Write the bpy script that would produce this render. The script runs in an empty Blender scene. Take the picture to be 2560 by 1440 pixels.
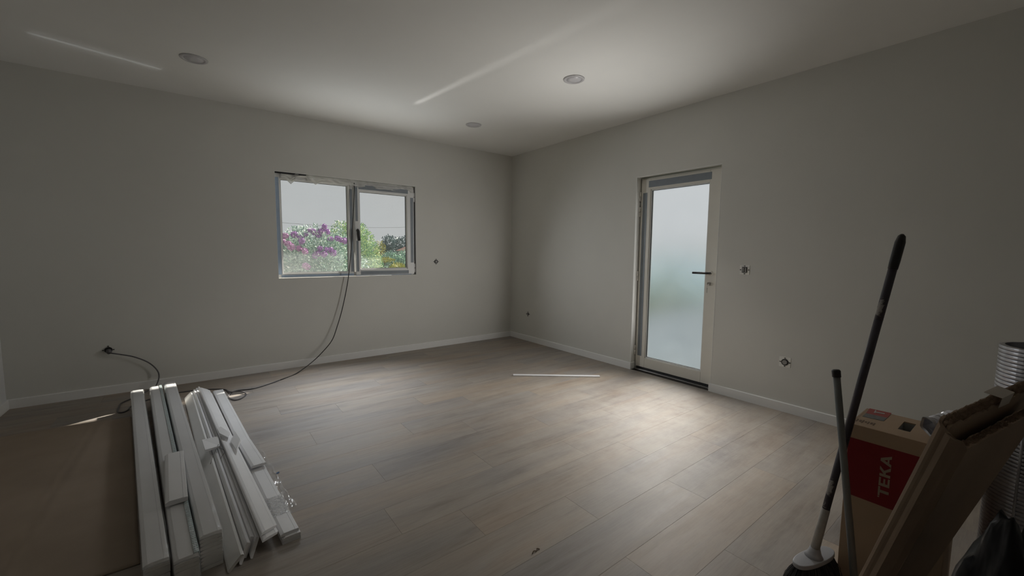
import bpy, bmesh, math, random
from mathutils import Vector, Matrix, Euler, noise

random.seed(7)
scene = bpy.context.scene
COL = scene.collection
EXPOSURE, SKY, SUN, DUST, FROST, MILK = 0.04, .55, 14.5, .05, .42, .03
FILL_LAMPS = (
    ('window_fill_up', (-2.28, -.06, 1.1), (0, -.50, .87), 1.45, .10, 1.1, 58, (.94, .98, 1.0)),
    ('window_fill_down', (-2.45, -.16, 1.7), (-.14, -.50, -.85), 1.1, .10, 6.2, 66, (.90, .95, 1.0)),
    ('window_fill_side', (-2.0, -.07, 1.5), (.55, -.77, -.22), .12, .9, 2.6, 80, (.95, .98, 1.0)),
    ('door_fill_down', (-.06, -2.61, 1.5), (-.61, -.08, -.78), .75, .10, 7.4, 76, (1.0, .97, .93)),
    ('door_fill_near', (-.10, -2.70, 1.5), (-.45, -.52, -.73), .30, .10, 2.6, 72, (1.0, .97, .93)),
    ('door_fill_up', (-.06, -2.61, .35), (-.50, 0, .87), .75, .10, 3.0, 60, (1.0, .98, .94)),
    ('door_fill_side', (.03, -2.66, 1.15), (-.66, .75, -.05), .06, 1.5, 4.4, 92, (1.0, .98, .95)),
)
STREAK_LAMPS = (
    ('streak_lamp_window', (-2.16, -.05, 1.55), (-2.0, -1.16, 2.65), (-1.62, -4.6, 2.65), 30.0, 36, .030, .08, (1.0, .98, .94)),
    ('streak_lamp_film', (-4.05, -.50, .20), (-4.48, -.72, 2.65), (-3.90, -.57, 2.65), 16.0, 17, .010, .5, (.92, .97, 1.0)),
)

# ------------------------------------------------------------------ camera
F_PX, YAW, PITCH, ROLL = 1025.74, math.radians(37.485), math.radians(-5.01), math.radians(0.5643)
CAM = Vector((-3.7123, -4.8674, 1.2634))
fwd = Vector((math.sin(YAW) * math.cos(PITCH), math.cos(YAW) * math.cos(PITCH), math.sin(PITCH)))
r0 = fwd.cross(Vector((0, 0, 1))).normalized()
u0 = r0.cross(fwd)
RIGHT = math.cos(ROLL) * r0 + math.sin(ROLL) * u0
UP = -math.sin(ROLL) * r0 + math.cos(ROLL) * u0
cd = bpy.data.cameras.new('camera')
cd.sensor_width = 36.0
cd.lens = 36.0 * F_PX / 2560.0
cd.clip_start = 0.02
cd.clip_end = 400
cam = bpy.data.objects.new('camera', cd)
M3 = Matrix((RIGHT, UP, -fwd)).transposed()
cam.matrix_world = Matrix.Translation(CAM) @ M3.to_4x4()
COL.objects.link(cam)
scene.camera = cam

# ------------------------------------------------------------------ world, sun, exposure
scene.view_settings.view_transform = 'Standard'
scene.view_settings.look = 'None'
scene.view_settings.gamma = 1.0
scene.view_settings.use_curve_mapping = False
scene.view_settings.exposure = EXPOSURE
w = bpy.data.worlds.new('hazy_sky')
scene.world = w
w.use_nodes = True
nt = w.node_tree
bg = nt.nodes['Background']
tc = nt.nodes.new('ShaderNodeTexCoord')
nz = nt.nodes.new('ShaderNodeTexNoise'); nz.inputs['Scale'].default_value = 2.2; nz.inputs['Detail'].default_value = 4
cr = nt.nodes.new('ShaderNodeValToRGB')
cr.color_ramp.elements[0].position = .3; cr.color_ramp.elements[0].color = (.95, .98, 1.0, 1)
cr.color_ramp.elements[1].position = .7; cr.color_ramp.elements[1].color = (1.0, 1.0, .99, 1)
nt.links.new(tc.outputs['Generated'], nz.inputs['Vector'])
nt.links.new(nz.outputs['Fac'], cr.inputs['Fac'])
nt.links.new(cr.outputs['Color'], bg.inputs['Color'])
bg.inputs['Strength'].default_value = SKY

SUN_DIR = Vector((-1.0, -.48, -.763)).normalized()
sd = bpy.data.lights.new('sun', 'SUN')
sd.energy = SUN
sd.angle = math.radians(.6)
sd.color = (1.0, .93, .82)
sun = bpy.data.objects.new('sun', sd)
sun.rotation_euler = SUN_DIR.to_track_quat('-Z', 'Y').to_euler()
sun.location = (6, 3, 6)
COL.objects.link(sun)

def portal(name, loc, rot, sx, sy):
    l = bpy.data.lights.new(name, 'AREA')
    l.shape = 'RECTANGLE'; l.size = sx; l.size_y = sy
    l.cycles.is_portal = True
    o = bpy.data.objects.new(name, l)
    o.location = loc; o.rotation_euler = rot
    COL.objects.link(o)
portal('window_sky_portal', (-2.28, .32, 1.51), (math.radians(-90), 0, 0), 1.6, 1.15)
portal('door_sky_portal', (.34, -2.61, 1.03), (0, math.radians(90), 0), 2.1, .95)

# added fill lamps at the two openings; they stand in for outdoor light
def fill_lamp(name, loc, axis, sx, sy, watts, spread, col):
    l = bpy.data.lights.new(name, 'AREA')
    l.shape = 'RECTANGLE'; l.size = sx; l.size_y = sy; l.energy = watts
    l.spread = math.radians(spread); l.color = col
    o = bpy.data.objects.new(name, l)
    o.location = loc; o.rotation_euler = Vector(axis).to_track_quat('-Z', 'Y').to_euler()
    COL.objects.link(o)
for args in FILL_LAMPS: fill_lamp(*args)

# added spot lamps that throw thin fans of light as streaks on the ceiling
def streak_lamp(name, src, pa, pb, watts, size, width, soft, col):
    src, pa, pb = Vector(src), Vector(pa), Vector(pb)
    nrm = (pa - src).cross(pb - src).normalized()
    l = bpy.data.lights.new(name, 'SPOT'); l.energy = watts; l.color = col
    l.spot_size = math.radians(size); l.spot_blend = .35; l.shadow_soft_size = .004
    l.use_nodes = True; t = l.node_tree; em = t.nodes['Emission']
    ge = t.nodes.new('ShaderNodeNewGeometry'); dp = t.nodes.new('ShaderNodeVectorMath'); dp.operation = 'DOT_PRODUCT'
    dp.inputs[1].default_value = nrm; t.links.new(ge.outputs['Incoming'], dp.inputs[0])
    ab = t.nodes.new('ShaderNodeMath'); ab.operation = 'ABSOLUTE'; t.links.new(dp.outputs['Value'], ab.inputs[0])
    outs = []
    for w_, k_ in ((width, 1.0), (width * 6, soft)):
        mr = t.nodes.new('ShaderNodeMapRange'); mr.interpolation_type = 'SMOOTHSTEP'
        mr.inputs['From Min'].default_value = 0; mr.inputs['From Max'].default_value = w_; mr.inputs['To Min'].default_value = k_; mr.inputs['To Max'].default_value = 0
        t.links.new(ab.outputs[0], mr.inputs['Value']); outs.append(mr)
    ad = t.nodes.new('ShaderNodeMath'); ad.operation = 'ADD'; t.links.new(outs[0].outputs[0], ad.inputs[0]); t.links.new(outs[1].outputs[0], ad.inputs[1])
    t.links.new(ad.outputs[0], em.inputs['Strength'])
    o = bpy.data.objects.new(name, l); o.location = src
    da, db = (pa - src).normalized(), (pb - src).normalized()
    o.rotation_euler = (da + db).to_track_quat('-Z', 'Y').to_euler(); COL.objects.link(o)
for args in STREAK_LAMPS: streak_lamp(*args)

scene.cycles.max_bounces = 12
scene.cycles.diffuse_bounces = 7
scene.cycles.glossy_bounces = 4
scene.cycles.transmission_bounces = 8
scene.cycles.transparent_max_bounces = 16
scene.cycles.use_denoising = True
scene.cycles.sample_clamp_indirect = 6.0
scene.cycles.blur_glossy = 1.0

# ------------------------------------------------------------------ pixel -> direction helpers (2560x1440 frame)
def ray(px, py):
    return fwd + RIGHT * ((px - 1280) / F_PX) - UP * ((py - 720) / F_PX)
def fl(px, py, z=0.0):
    d = ray(px, py); return CAM + d * ((z - CAM.z) / d.z)
def wa(px, py, y=0.0):
    d = ray(px, py); return CAM + d * ((y - CAM.y) / d.y)
def wb(px, py, x=0.0):
    d = ray(px, py); return CAM + d * ((x - CAM.x) / d.x)
def hd(px, py, h):
    d = ray(px, py); return CAM + d * (h / math.hypot(d.x, d.y))

# ------------------------------------------------------------------ material helpers
MATS = {}
class N:
    def __init__(s, name):
        s.m = bpy.data.materials.new(name); s.m.use_nodes = True
        s.t = s.m.node_tree; s.p = s.t.nodes['Principled BSDF']; s.out = s.t.nodes['Material Output']
        MATS[name] = s.m
    def n(s, typ, **kw):
        nd = s.t.nodes.new(typ)
        for k, v in kw.items():
            if k in nd.inputs: nd.inputs[k].default_value = v
            else: setattr(nd, k, v)
        return nd
    def l(s, a, b): s.t.links.new(a, b)
    def set(s, **kw):
        for k, v in kw.items():
            s.p.inputs[k.replace('_', ' ')].default_value = v
        return s
    def ramp(s, fac, stops):
        r = s.n('ShaderNodeValToRGB')
        e = r.color_ramp.elements
        while len(e) < len(stops): e.new(.5)
        for i, (p, c) in enumerate(stops):
            e[i].position = p; e[i].color = (*c, 1) if len(c) == 3 else c
        s.l(fac, r.inputs['Fac']); return r
    def noise(s, scale, detail=4, rough=.55, coord='Object', vec=None, mapscale=None, mul=None):
        t = s.n('ShaderNodeTexNoise', Scale=scale, Detail=detail, Roughness=rough)
        if vec is None:
            c = s.n('ShaderNodeTexCoord'); vec = c.outputs[coord]
        if mapscale:
            mp = s.n('ShaderNodeMapping'); mp.inputs['Scale'].default_value = mapscale
            s.l(vec, mp.inputs['Vector']); vec = mp.outputs['Vector']
        s.l(vec, t.inputs['Vector']); return t
    def bump(s, h, strength=.2, dist=.01):
        b = s.n('ShaderNodeBump', Strength=strength, Distance=dist)
        s.l(h, b.inputs['Height']); s.l(b.outputs['Normal'], s.p.inputs['Normal'])

def simple(name, col, rough=.5, metal=0.0, var=.08, scale=6.0, bump=0.0, bscale=60, spec=.5, mapscale=None):
    a = N(name)
    t = a.noise(scale, mapscale=mapscale)
    lo = tuple(c * (1 - var) for c in col); hi = tuple(min(1, c * (1 + var)) for c in col)
    r = a.ramp(t.outputs['Fac'], [(.3, lo), (.7, hi)])
    a.l(r.outputs['Color'], a.p.inputs['Base Color'])
    a.set(Roughness=rough, Metallic=metal)
    a.p.inputs['Specular IOR Level'].default_value = spec
    if bump:
        b = a.noise(bscale, 3); a.bump(b.outputs['Fac'], bump, .004)
    return a.m

# ------------------------------------------------------------------ mesh helpers
WL = {}      # world location of every thing or part, by object name
class MB:
    def __init__(s): s.v = []; s.f = []
    def add(s, vs, fs):
        b = len(s.v); s.v += [Vector(x) for x in vs]; s.f += [tuple(b + i for i in q) for q in fs]; return s
    def box(s, x0, x1, y0, y1, z0, z1, M=None):
        vs = [Vector((x, y, z)) for z in (z0, z1) for y in (y0, y1) for x in (x0, x1)]
        if M is not None: vs = [M @ v for v in vs]
        return s.add(vs, [(0, 2, 3, 1), (4, 5, 7, 6), (0, 1, 5, 4), (2, 6, 7, 3), (0, 4, 6, 2), (1, 3, 7, 5)])
    def prism(s, prof, p0, p1, U, V, shear=(0, 0)):
        """profile (u, v) extruded from p0 to p1; shear moves each end along the axis by k*u"""
        p0 = Vector(p0); p1 = Vector(p1); ax = (p1 - p0).normalized(); n = len(prof)
        vs = [p0 + U * u + V * v + ax * (shear[0] * u) for u, v in prof] + [p1 + U * u + V * v + ax * (shear[1] * u) for u, v in prof]
        fs = [(i, (i + 1) % n, n + (i + 1) % n, n + i) for i in range(n)]
        return s.add(vs, fs + [tuple(range(n))[::-1], tuple(range(n, 2 * n))])
    def tube(s, pts, r, n=10, caps=True):
        pts = [Vector(p) for p in pts]; k = len(pts)
        rs = r if isinstance(r, (list, tuple)) else [r] * k
        t0 = (pts[1] - pts[0]).normalized()
        ref = Vector((0, 0, 1)) if abs(t0.z) < .9 else Vector((1, 0, 0))
        nrm = (ref - t0 * ref.dot(t0)).normalized()
        vs = []
        for i in range(k):
            t = (pts[min(i + 1, k - 1)] - pts[max(i - 1, 0)]).normalized()
            nrm = (nrm - t * nrm.dot(t)).normalized(); b = t.cross(nrm)
            vs += [pts[i] + (nrm * math.cos(2 * math.pi * j / n) + b * math.sin(2 * math.pi * j / n)) * rs[i] for j in range(n)]
        fs = [(i * n + j, i * n + (j + 1) % n, (i + 1) * n + (j + 1) % n, (i + 1) * n + j) for i in range(k - 1) for j in range(n)]
        if caps: fs += [tuple(range(n))[::-1], tuple(range((k - 1) * n, k * n))]
        return s.add(vs, fs)
    def lathe(s, prof, o, ax=(0, 0, 1), n=32, sx=1.0, sy=1.0, closed=False):
        o = Vector(o); ax = Vector(ax).normalized()
        a = Vector((1, 0, 0)) if abs(ax.x) < .8 else Vector((0, 1, 0))
        a = (a - ax * a.dot(ax)).normalized(); b = ax.cross(a); k = len(prof)
        vs = [o + a * (r * sx * math.cos(2 * math.pi * j / n)) + b * (r * sy * math.sin(2 * math.pi * j / n)) + ax * h for r, h in prof for j in range(n)]
        fs = [(i * n + j, i * n + (j + 1) % n, (i + 1) * n + (j + 1) % n, (i + 1) * n + j) for i in range(k - 1) for j in range(n)]
        if closed: fs += [((k - 1) * n + j, (k - 1) * n + (j + 1) % n, (j + 1) % n, j) for j in range(n)]
        else: fs += [tuple(range(n))[::-1], tuple(range((k - 1) * n, k * n))]
        return s.add(vs, fs)
    def grid(s, fn, nu, nv):
        vs = [fn(i / nu, j / nv) for j in range(nv + 1) for i in range(nu + 1)]
        return s.add(vs, [(j * (nu + 1) + i, j * (nu + 1) + i + 1, (j + 1) * (nu + 1) + i + 1, (j + 1) * (nu + 1) + i) for j in range(nv) for i in range(nu)])
    def build(s, name, mat, parent=None, smooth=False, bevel=0.0, solid=0.0, seg=2, auto=False):
        lo = Vector([min(v[i] for v in s.v) for i in range(3)]); hi = Vector([max(v[i] for v in s.v) for i in range(3)])
        c = (lo + hi) / 2; c.z = lo.z if parent is None else c.z
        me = bpy.data.meshes.new(name)
        me.from_pydata([v - c for v in s.v], [], s.f); me.validate(); me.update()
        bm = bmesh.new(); bm.from_mesh(me); bmesh.ops.recalc_face_normals(bm, faces=bm.faces); bm.to_mesh(me); bm.free()
        o = bpy.data.objects.new(name, me); COL.objects.link(o)
        place(o, c, parent)
        me.materials.append(MATS[mat] if isinstance(mat, str) else mat)
        if smooth:
            for p in me.polygons: p.use_smooth = True
        if solid:
            md = o.modifiers.new('thickness', 'SOLIDIFY'); md.thickness = solid; md.offset = 0
        if bevel:
            md = o.modifiers.new('bevel', 'BEVEL'); md.width = bevel; md.segments = seg; md.limit_method = 'ANGLE'; md.angle_limit = math.radians(40)
        return o

def place(o, loc, parent=None):
    loc = Vector(loc)
    if parent is not None:
        o.parent = parent; o.location = loc - WL[parent.name]
    else: o.location = loc
    WL[o.name] = loc

def tag(o, label, cat, group=None, kind=None):
    o['label'] = label; o['category'] = cat
    if group: o['group'] = group
    if kind: o['kind'] = kind
    return o
def thing(name, loc, label, cat, group=None):
    o = bpy.data.objects.new(name, None); COL.objects.link(o); o.empty_display_size = .05
    place(o, loc); return tag(o, label, cat, group)
def struct(o, label=None):
    o['kind'] = 'structure'
    if label: o['label'] = label
    return o
def catmull(pts, k=8):
    pts = [Vector(p) for p in pts]; out = []
    P = [pts[0] * 2 - pts[1]] + pts + [pts[-1] * 2 - pts[-2]]
    for i in range(1, len(P) - 2):
        a, b, c, d = P[i - 1:i + 3]
        for j in range(k):
            t = j / k
            out.append(.5 * ((2 * b) + (c - a) * t + (2 * a - 5 * b + 4 * c - d) * t * t + (3 * b - a - 3 * c + d) * t ** 3))
    out.append(pts[-1]); return out
# ================================================================== materials of the room
H = 2.65
X0, Y0 = -4.945, -6.6        # left end wall and wall behind the camera
a = N('wall_paint')
t = a.noise(1.6, 3); r = a.ramp(t.outputs['Fac'], [(.3, (.660, .655, .618)), (.7, (.690, .685, .648))])
a.l(r.outputs['Color'], a.p.inputs['Base Color']); a.set(Roughness=.75)
b = a.noise(180, 2); a.bump(b.outputs['Fac'], .08, .002)
simple('wall_paint_white', (.70, .71, .71), .7, var=.02, scale=2)
simple('ceiling_paint', (.84, .835, .81), .8, var=.015, scale=1.5)
simple('baseboard_white', (.84, .84, .83), .38, var=.02, scale=3)
simple('reveal_white', (.80, .80, .78), .5, var=.03, scale=8)
simple('pvc_white', (.76, .765, .76), .32, var=.02)
simple('door_cream', (.74, .72, .66), .35, var=.03, scale=3)
simple('film_grey', (.24, .27, .30), .42, var=.06, scale=9, spec=.4)
simple('film_blue', (.36, .45, .58), .35, var=.08, scale=9, spec=.5)
simple('gasket_black', (.018, .018, .02), .5, var=.1)
simple('plastic_black', (.014, .013, .013), .38, var=.1)
simple('metal_steel', (.62, .62, .60), .28, metal=1.0, var=.05)
simple('subfloor', (.06, .05, .045), .9)
simple('plaster_dark', (.05, .045, .04), .9)

# window pane: clear, a little dusty
def pane_material(name, dust, tint, rough_glass=None):
    a = N(name); a.t.nodes.remove(a.p)
    tr = a.n('ShaderNodeBsdfTransparent'); tr.inputs['Color'].default_value = (*tint, 1)
    gl = a.n('ShaderNodeBsdfGlossy', Roughness=.02)
    mx = a.n('ShaderNodeMixShader', Fac=.05)
    a.l(tr.outputs['BSDF'], mx.inputs[1]); a.l(gl.outputs['BSDF'], mx.inputs[2])
    tl = a.n('ShaderNodeBsdfTranslucent'); tl.inputs['Color'].default_value = (.85, .9, .95, 1)
    t = a.noise(3.0, 5); ml = a.n('ShaderNodeMath', operation='MULTIPLY'); ml.inputs[1].default_value = dust * 2
    a.l(t.outputs['Fac'], ml.inputs[0])
    m2 = a.n('ShaderNodeMixShader'); a.l(ml.outputs[0], m2.inputs['Fac'])
    a.l(mx.outputs['Shader'], m2.inputs[1]); a.l(tl.outputs['BSDF'], m2.inputs[2])
    a.l(m2.outputs['Shader'], a.out.inputs['Surface'])
    return a.m
pane_material('pane_clear', DUST, (.965, .975, .975))

# frosted door pane: rough refraction plus a milky film
a = N('pane_frosted'); a.t.nodes.remove(a.p)
rf = a.n('ShaderNodeBsdfRefraction', Roughness=FROST, IOR=1.18); rf.inputs['Color'].default_value = (.95, .97, .985, 1)
tl = a.n('ShaderNodeBsdfTranslucent'); tl.inputs['Color'].default_value = (.90, .95, 1.0, 1)
t = a.noise(4.0, 6); rr = a.ramp(t.outputs['Fac'], [(.35, (MILK * .85,) * 3), (.7, (MILK * 1.15,) * 3)])
m = a.n('ShaderNodeMixShader'); a.l(rr.outputs['Color'], m.inputs['Fac'])
a.l(rf.outputs['BSDF'], m.inputs[1]); a.l(tl.outputs['BSDF'], m.inputs[2])
gl = a.n('ShaderNodeBsdfGlossy', Roughness=.15)
m3 = a.n('ShaderNodeMixShader', Fac=.04)
a.l(m.outputs['Shader'], m3.inputs[1]); a.l(gl.outputs['BSDF'], m3.inputs[2])
a.l(m3.outputs['Shader'], a.out.inputs['Surface'])

# plank wood: greige oak, streaky grain, a random tone per plank, light building dust near the door
a = N('plank_wood')
oi = a.n('ShaderNodeObjectInfo'); tcn = a.n('ShaderNodeTexCoord')
sc_ = a.n('ShaderNodeVectorMath', operation='SCALE'); sc_.inputs[0].default_value = (17.0, 9.0, 5.0)
a.l(oi.outputs['Random'], sc_.inputs['Scale'])
ad = a.n('ShaderNodeVectorMath', operation='ADD'); a.l(tcn.outputs['Object'], ad.inputs[0]); a.l(sc_.outputs[0], ad.inputs[1])
n1 = a.noise(1.0, 6, .6, vec=ad.outputs[0], mapscale=(1.6, 13, 1)); n1.inputs['Distortion'].default_value = .6
n2 = a.noise(1.0, 5, .65, vec=ad.outputs[0], mapscale=(9, 150, 1))
n3 = a.noise(1.0, 3, .5, vec=ad.outputs[0], mapscale=(.9, 4.5, 1))
c1 = a.ramp(n1.outputs['Fac'], [(.28, (.222, .190, .165)), (.44, (.300, .262, .228)), (.58, (.335, .295, .258)), (.75, (.350, .318, .288))])
c3 = a.ramp(n3.outputs['Fac'], [(.32, (.84, .88, .95)), (.5, (1, 1, 1)), (.68, (1.07, 1.0, .93))])
mu = a.n('ShaderNodeMix', data_type='RGBA', blend_type='MULTIPLY'); mu.inputs['Factor'].default_value = 1
a.l(c1.outputs['Color'], mu.inputs['A']); a.l(c3.outputs['Color'], mu.inputs['B'])
c2 = a.ramp(n2.outputs['Fac'], [(.3, (.90, .90, .90)), (.6, (1.04, 1.04, 1.04))])
mu2 = a.n('ShaderNodeMix', data_type='RGBA', blend_type='MULTIPLY'); mu2.inputs['Factor'].default_value = 1
a.l(mu.outputs['Result'], mu2.inputs['A']); a.l(c2.outputs['Color'], mu2.inputs['B'])
cr_ = a.ramp(oi.outputs['Random'], [(0, (.93, .93, .94)), (.5, (1.0, 1.0, 1.0)), (1, (1.06, 1.05, 1.02))])
mu3 = a.n('ShaderNodeMix', data_type='RGBA', blend_type='MULTIPLY'); mu3.inputs['Factor'].default_value = 1
a.l(mu2.outputs['Result'], mu3.inputs['A']); a.l(cr_.outputs['Color'], mu3.inputs['B'])
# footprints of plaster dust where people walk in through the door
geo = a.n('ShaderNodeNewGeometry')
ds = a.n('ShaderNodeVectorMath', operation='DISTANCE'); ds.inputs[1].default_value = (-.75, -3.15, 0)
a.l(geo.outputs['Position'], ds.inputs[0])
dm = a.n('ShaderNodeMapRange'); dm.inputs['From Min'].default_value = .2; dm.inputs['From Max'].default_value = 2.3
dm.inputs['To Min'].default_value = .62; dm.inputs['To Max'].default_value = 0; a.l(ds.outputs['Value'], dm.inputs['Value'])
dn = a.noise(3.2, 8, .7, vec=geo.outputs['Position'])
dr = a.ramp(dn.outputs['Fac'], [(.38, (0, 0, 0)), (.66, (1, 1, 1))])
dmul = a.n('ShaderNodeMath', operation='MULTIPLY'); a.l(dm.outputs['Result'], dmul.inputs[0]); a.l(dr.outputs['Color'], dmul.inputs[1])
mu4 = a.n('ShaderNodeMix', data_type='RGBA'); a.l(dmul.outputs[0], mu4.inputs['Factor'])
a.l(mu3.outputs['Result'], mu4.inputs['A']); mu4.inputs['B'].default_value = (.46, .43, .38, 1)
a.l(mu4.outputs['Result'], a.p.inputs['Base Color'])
rg = a.ramp(n1.outputs['Fac'], [(.3, (.50,) * 3), (.7, (.60,) * 3)]); a.l(rg.outputs['Color'], a.p.inputs['Roughness'])
a.p.inputs['Specular IOR Level'].default_value = .45
a.bump(n2.outputs['Fac'], .10, .002)

# ================================================================== floor with its planks
def slab(name, b, mat, label): return struct(MB().box(*b).build(name, mat), label)
floor = slab('floor', (X0 - .3, .3, Y0 - .3, .3, -.12, -.0085), 'subfloor', 'greige wood plank floor with streaky grain')
PW, PL, PT = .2285, 1.22, .008
plank_meshes = {}
def plank_mesh(L, W):
    key = (round(L, 3), round(W, 3))
    if key not in plank_meshes:
        g = .00015; c = .0005; x, y = L / 2 - g, W / 2 - g
        vs = [(-x, -y, -PT), (x, -y, -PT), (x, y, -PT), (-x, y, -PT), (-x, -y, -c), (x, -y, -c), (x, y, -c), (-x, y, -c),
              (-x + c, -y + c, 0), (x - c, -y + c, 0), (x - c, y - c, 0), (-x + c, y - c, 0)]
        fs = [(3, 2, 1, 0), (8, 9, 10, 11)] + [(i, (i + 1) % 4, 4 + (i + 1) % 4, 4 + i) for i in range(4)] + [(4 + i, 4 + (i + 1) % 4, 8 + (i + 1) % 4, 8 + i) for i in range(4)]
        me = bpy.data.meshes.new('plank'); me.from_pydata(vs, [], fs); me.update(); me.materials.append(MATS['plank_wood'])
        plank_meshes[key] = me
    return plank_meshes[key]
rows = []
y = -3.2
while y < 0: y += PW
yt = y
rk = 0
while yt > Y0 + .001:
    ya, yb = min(yt, 0), max(yt - PW, Y0)
    if ya - yb > .01:
        off = (rk * .47 + random.random() * .25) % PL
        xa = X0
        nxt = X0 + max(.12, off)
        while xa < -.001:
            xb = min(nxt, 0)
            if 0 - xb < .1: xb = 0
            o = bpy.data.objects.new('plank', plank_mesh(xb - xa, ya - yb)); COL.objects.link(o)
            place(o, ((xa + xb) / 2, (ya + yb) / 2, 0), floor)
            xa = xb; nxt = xb + PL
    yt -= PW; rk += 1

# ================================================================== ceiling and walls
ceil = slab('ceiling', (X0 - .3, .3, Y0 - .3, .3, H, H + .16), 'ceiling_paint', 'plain white plaster ceiling')
WT = .26
WX0, WX1, WZ0, WZ1 = -3.049, -1.507, .962, 2.067
wm = MB()
wm.box(X0 - .3, WX0, 0, WT, -.0085, H); wm.box(WX1, .3, 0, WT, -.0085, H)
wm.box(WX0, WX1, 0, WT, -.0085, WZ0); wm.box(WX0, WX1, 0, WT, WZ1, H)
struct(wm.build('wall_back', 'wall_paint'), 'grey painted wall with the double window')
DY0, DY1, DZ1 = -3.055, -2.164, 2.06
wm = MB()
wm.box(0, WT, DY1, 0, -.0085, H); wm.box(0, WT, Y0 - .3, DY0, -.0085, H); wm.box(0, WT, DY0, DY1, DZ1, H)
struct(wm.build('wall_right', 'wall_paint'), 'grey painted wall with the glazed door')
slab('wall_left', (X0 - .26, X0, Y0 - .3, 0, -.0085, H), 'wall_paint_white', 'white wall at the far left edge')
slab('wall_front', (X0, 0, Y0 - .26, Y0, -.0085, H), 'wall_paint', 'grey wall behind the viewer')

BH, BT = .075, .014
bprof = [(0, 0), (BT, 0), (BT, BH - .004), (BT - .004, BH), (0, BH)]
def base(name, p0, p1, inward, label, ends=()):
    m_ = MB().prism(bprof, p0, p1, Vector(inward), Vector((0, 0, 1)))
    for q0, q1, iw in ends: m_.prism(bprof, q0, q1, Vector(iw), Vector((0, 0, 1)))
    return struct(m_.build(name, 'baseboard_white'), label)
base('baseboard_back', (X0, 0, 0), (0, 0, 0), (0, -1, 0), 'white baseboard under the window wall')
base('baseboard_right', (0, -BT, 0), (0, DY1 - BT, 0), (-1, 0, 0), 'white baseboard between corner and door',
     ends=[((0, DY1, 0), (.065, DY1, 0), (0, -1, 0))])
base('baseboard_right_near', (0, DY0 + BT, 0), (0, Y0, 0), (-1, 0, 0), 'white baseboard right of the door',
     ends=[((0, DY0, 0), (.065, DY0, 0), (0, 1, 0))])
base('baseboard_left', (X0, -BT, 0), (X0, Y0, 0), (1, 0, 0), 'white baseboard along the far left wall')

# thin white finished edges (plaster beads) of the two openings
m_ = MB(); e = .004
m_.box(WX0, WX0 + e, -.001, .05, WZ0, WZ1); m_.box(WX1 - e, WX1, -.001, .05, WZ0, WZ1); m_.box(WX0, WX1, -.001, .05, WZ0, WZ0 + e); m_.box(WX0, WX1, -.001, .02, WZ1 - e, WZ1)
struct(m_.build('trim_1', 'reveal_white'), 'thin white edge around the window opening')
m_ = MB()
m_.box(-.001, .07, DY1 - .006, DY1, BH, DZ1); m_.box(-.001, .02, DY0, DY0 + .004, BH, DZ1); m_.box(-.001, .03, DY0, DY1, DZ1 - .006, DZ1)
struct(m_.build('trim_2', 'reveal_white'), 'thin white edge around the door opening')

# ================================================================== window
win = bpy.data.objects.new('window_1', None); COL.objects.link(win); win.empty_display_size = .1
place(win, ((WX0 + WX1) / 2, .05, WZ0)); struct(win, 'white double window, fixed light left and open-able sash right')
def frame(name, x0, x1, z0, z1, y0, y1, wl, wr, wt, wbm, mat, parent, bev=.003):
    m_ = MB()
    m_.box(x0, x0 + wl, y0, y1, z0, z1); m_.box(x1 - wr, x1, y0, y1, z0, z1)
    m_.box(x0 + wl, x1 - wr, y0, y1, z1 - wt, z1); m_.box(x0 + wl, x1 - wr, y0, y1, z0, z0 + wbm)
    return m_.build(name, mat, parent, bevel=bev)
fx0, fx1, fz0, fz1 = WX0 + .006, WX1 - .006, WZ0 + .006, WZ1 - .012
fr_ = frame('outer_frame', fx0, fx1, fz0, fz1, .035, .10, .045, .022, .055, .045, 'pvc_white', win)
MB().box(-2.318, -2.258, .036, .10, fz0 + .045, fz1 - .055).build('mullion', 'pvc_white', win, bevel=.003)
# glazing beads of the fixed light
frame('glazing_bead', fx0 + .043, -2.316, fz0 + .043, fz1 - .053, .050, .068, .012, .012, .012, .012, 'pvc_white', fr_, .002)
MB().box(fx0 + .05, -2.318, .072, .078, fz0 + .05, fz1 - .06).build('pane', 'pane_clear', win)
for b_ in ((fx0 + .046, fx0 + .0475), (-2.3205, -2.319)):
    pass
# sash standing proud of the frame
sx0, sx1, sz0, sz1 = -2.252, -1.532, .978, 2.022
sash = frame('sash', sx0, sx1, sz0, sz1, .012, .066, .052, .088, .075, .068, 'pvc_white', win)
frame('glazing_bead', sx0 + .050, sx1 - .086, sz0 + .066, sz1 - .073, .028, .046, .012, .012, .012, .012, 'pvc_white', sash, .002)
frame('gasket', sx0 + .060, sx1 - .096, sz0 + .076, sz1 - .083, .030, .052, .004, .004, .004, .004, 'gasket_black', sash, 0)
frame('gasket', fx0 + .053, -2.326, fz0 + .053, fz1 - .063, .054, .072, .004, .004, .004, .004, 'gasket_black', fr_, 0)
MB().box(sx0 + .055, sx1 - .09, .046, .052, sz0 + .07, sz1 - .078).build('pane', 'pane_clear', win)
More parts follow.
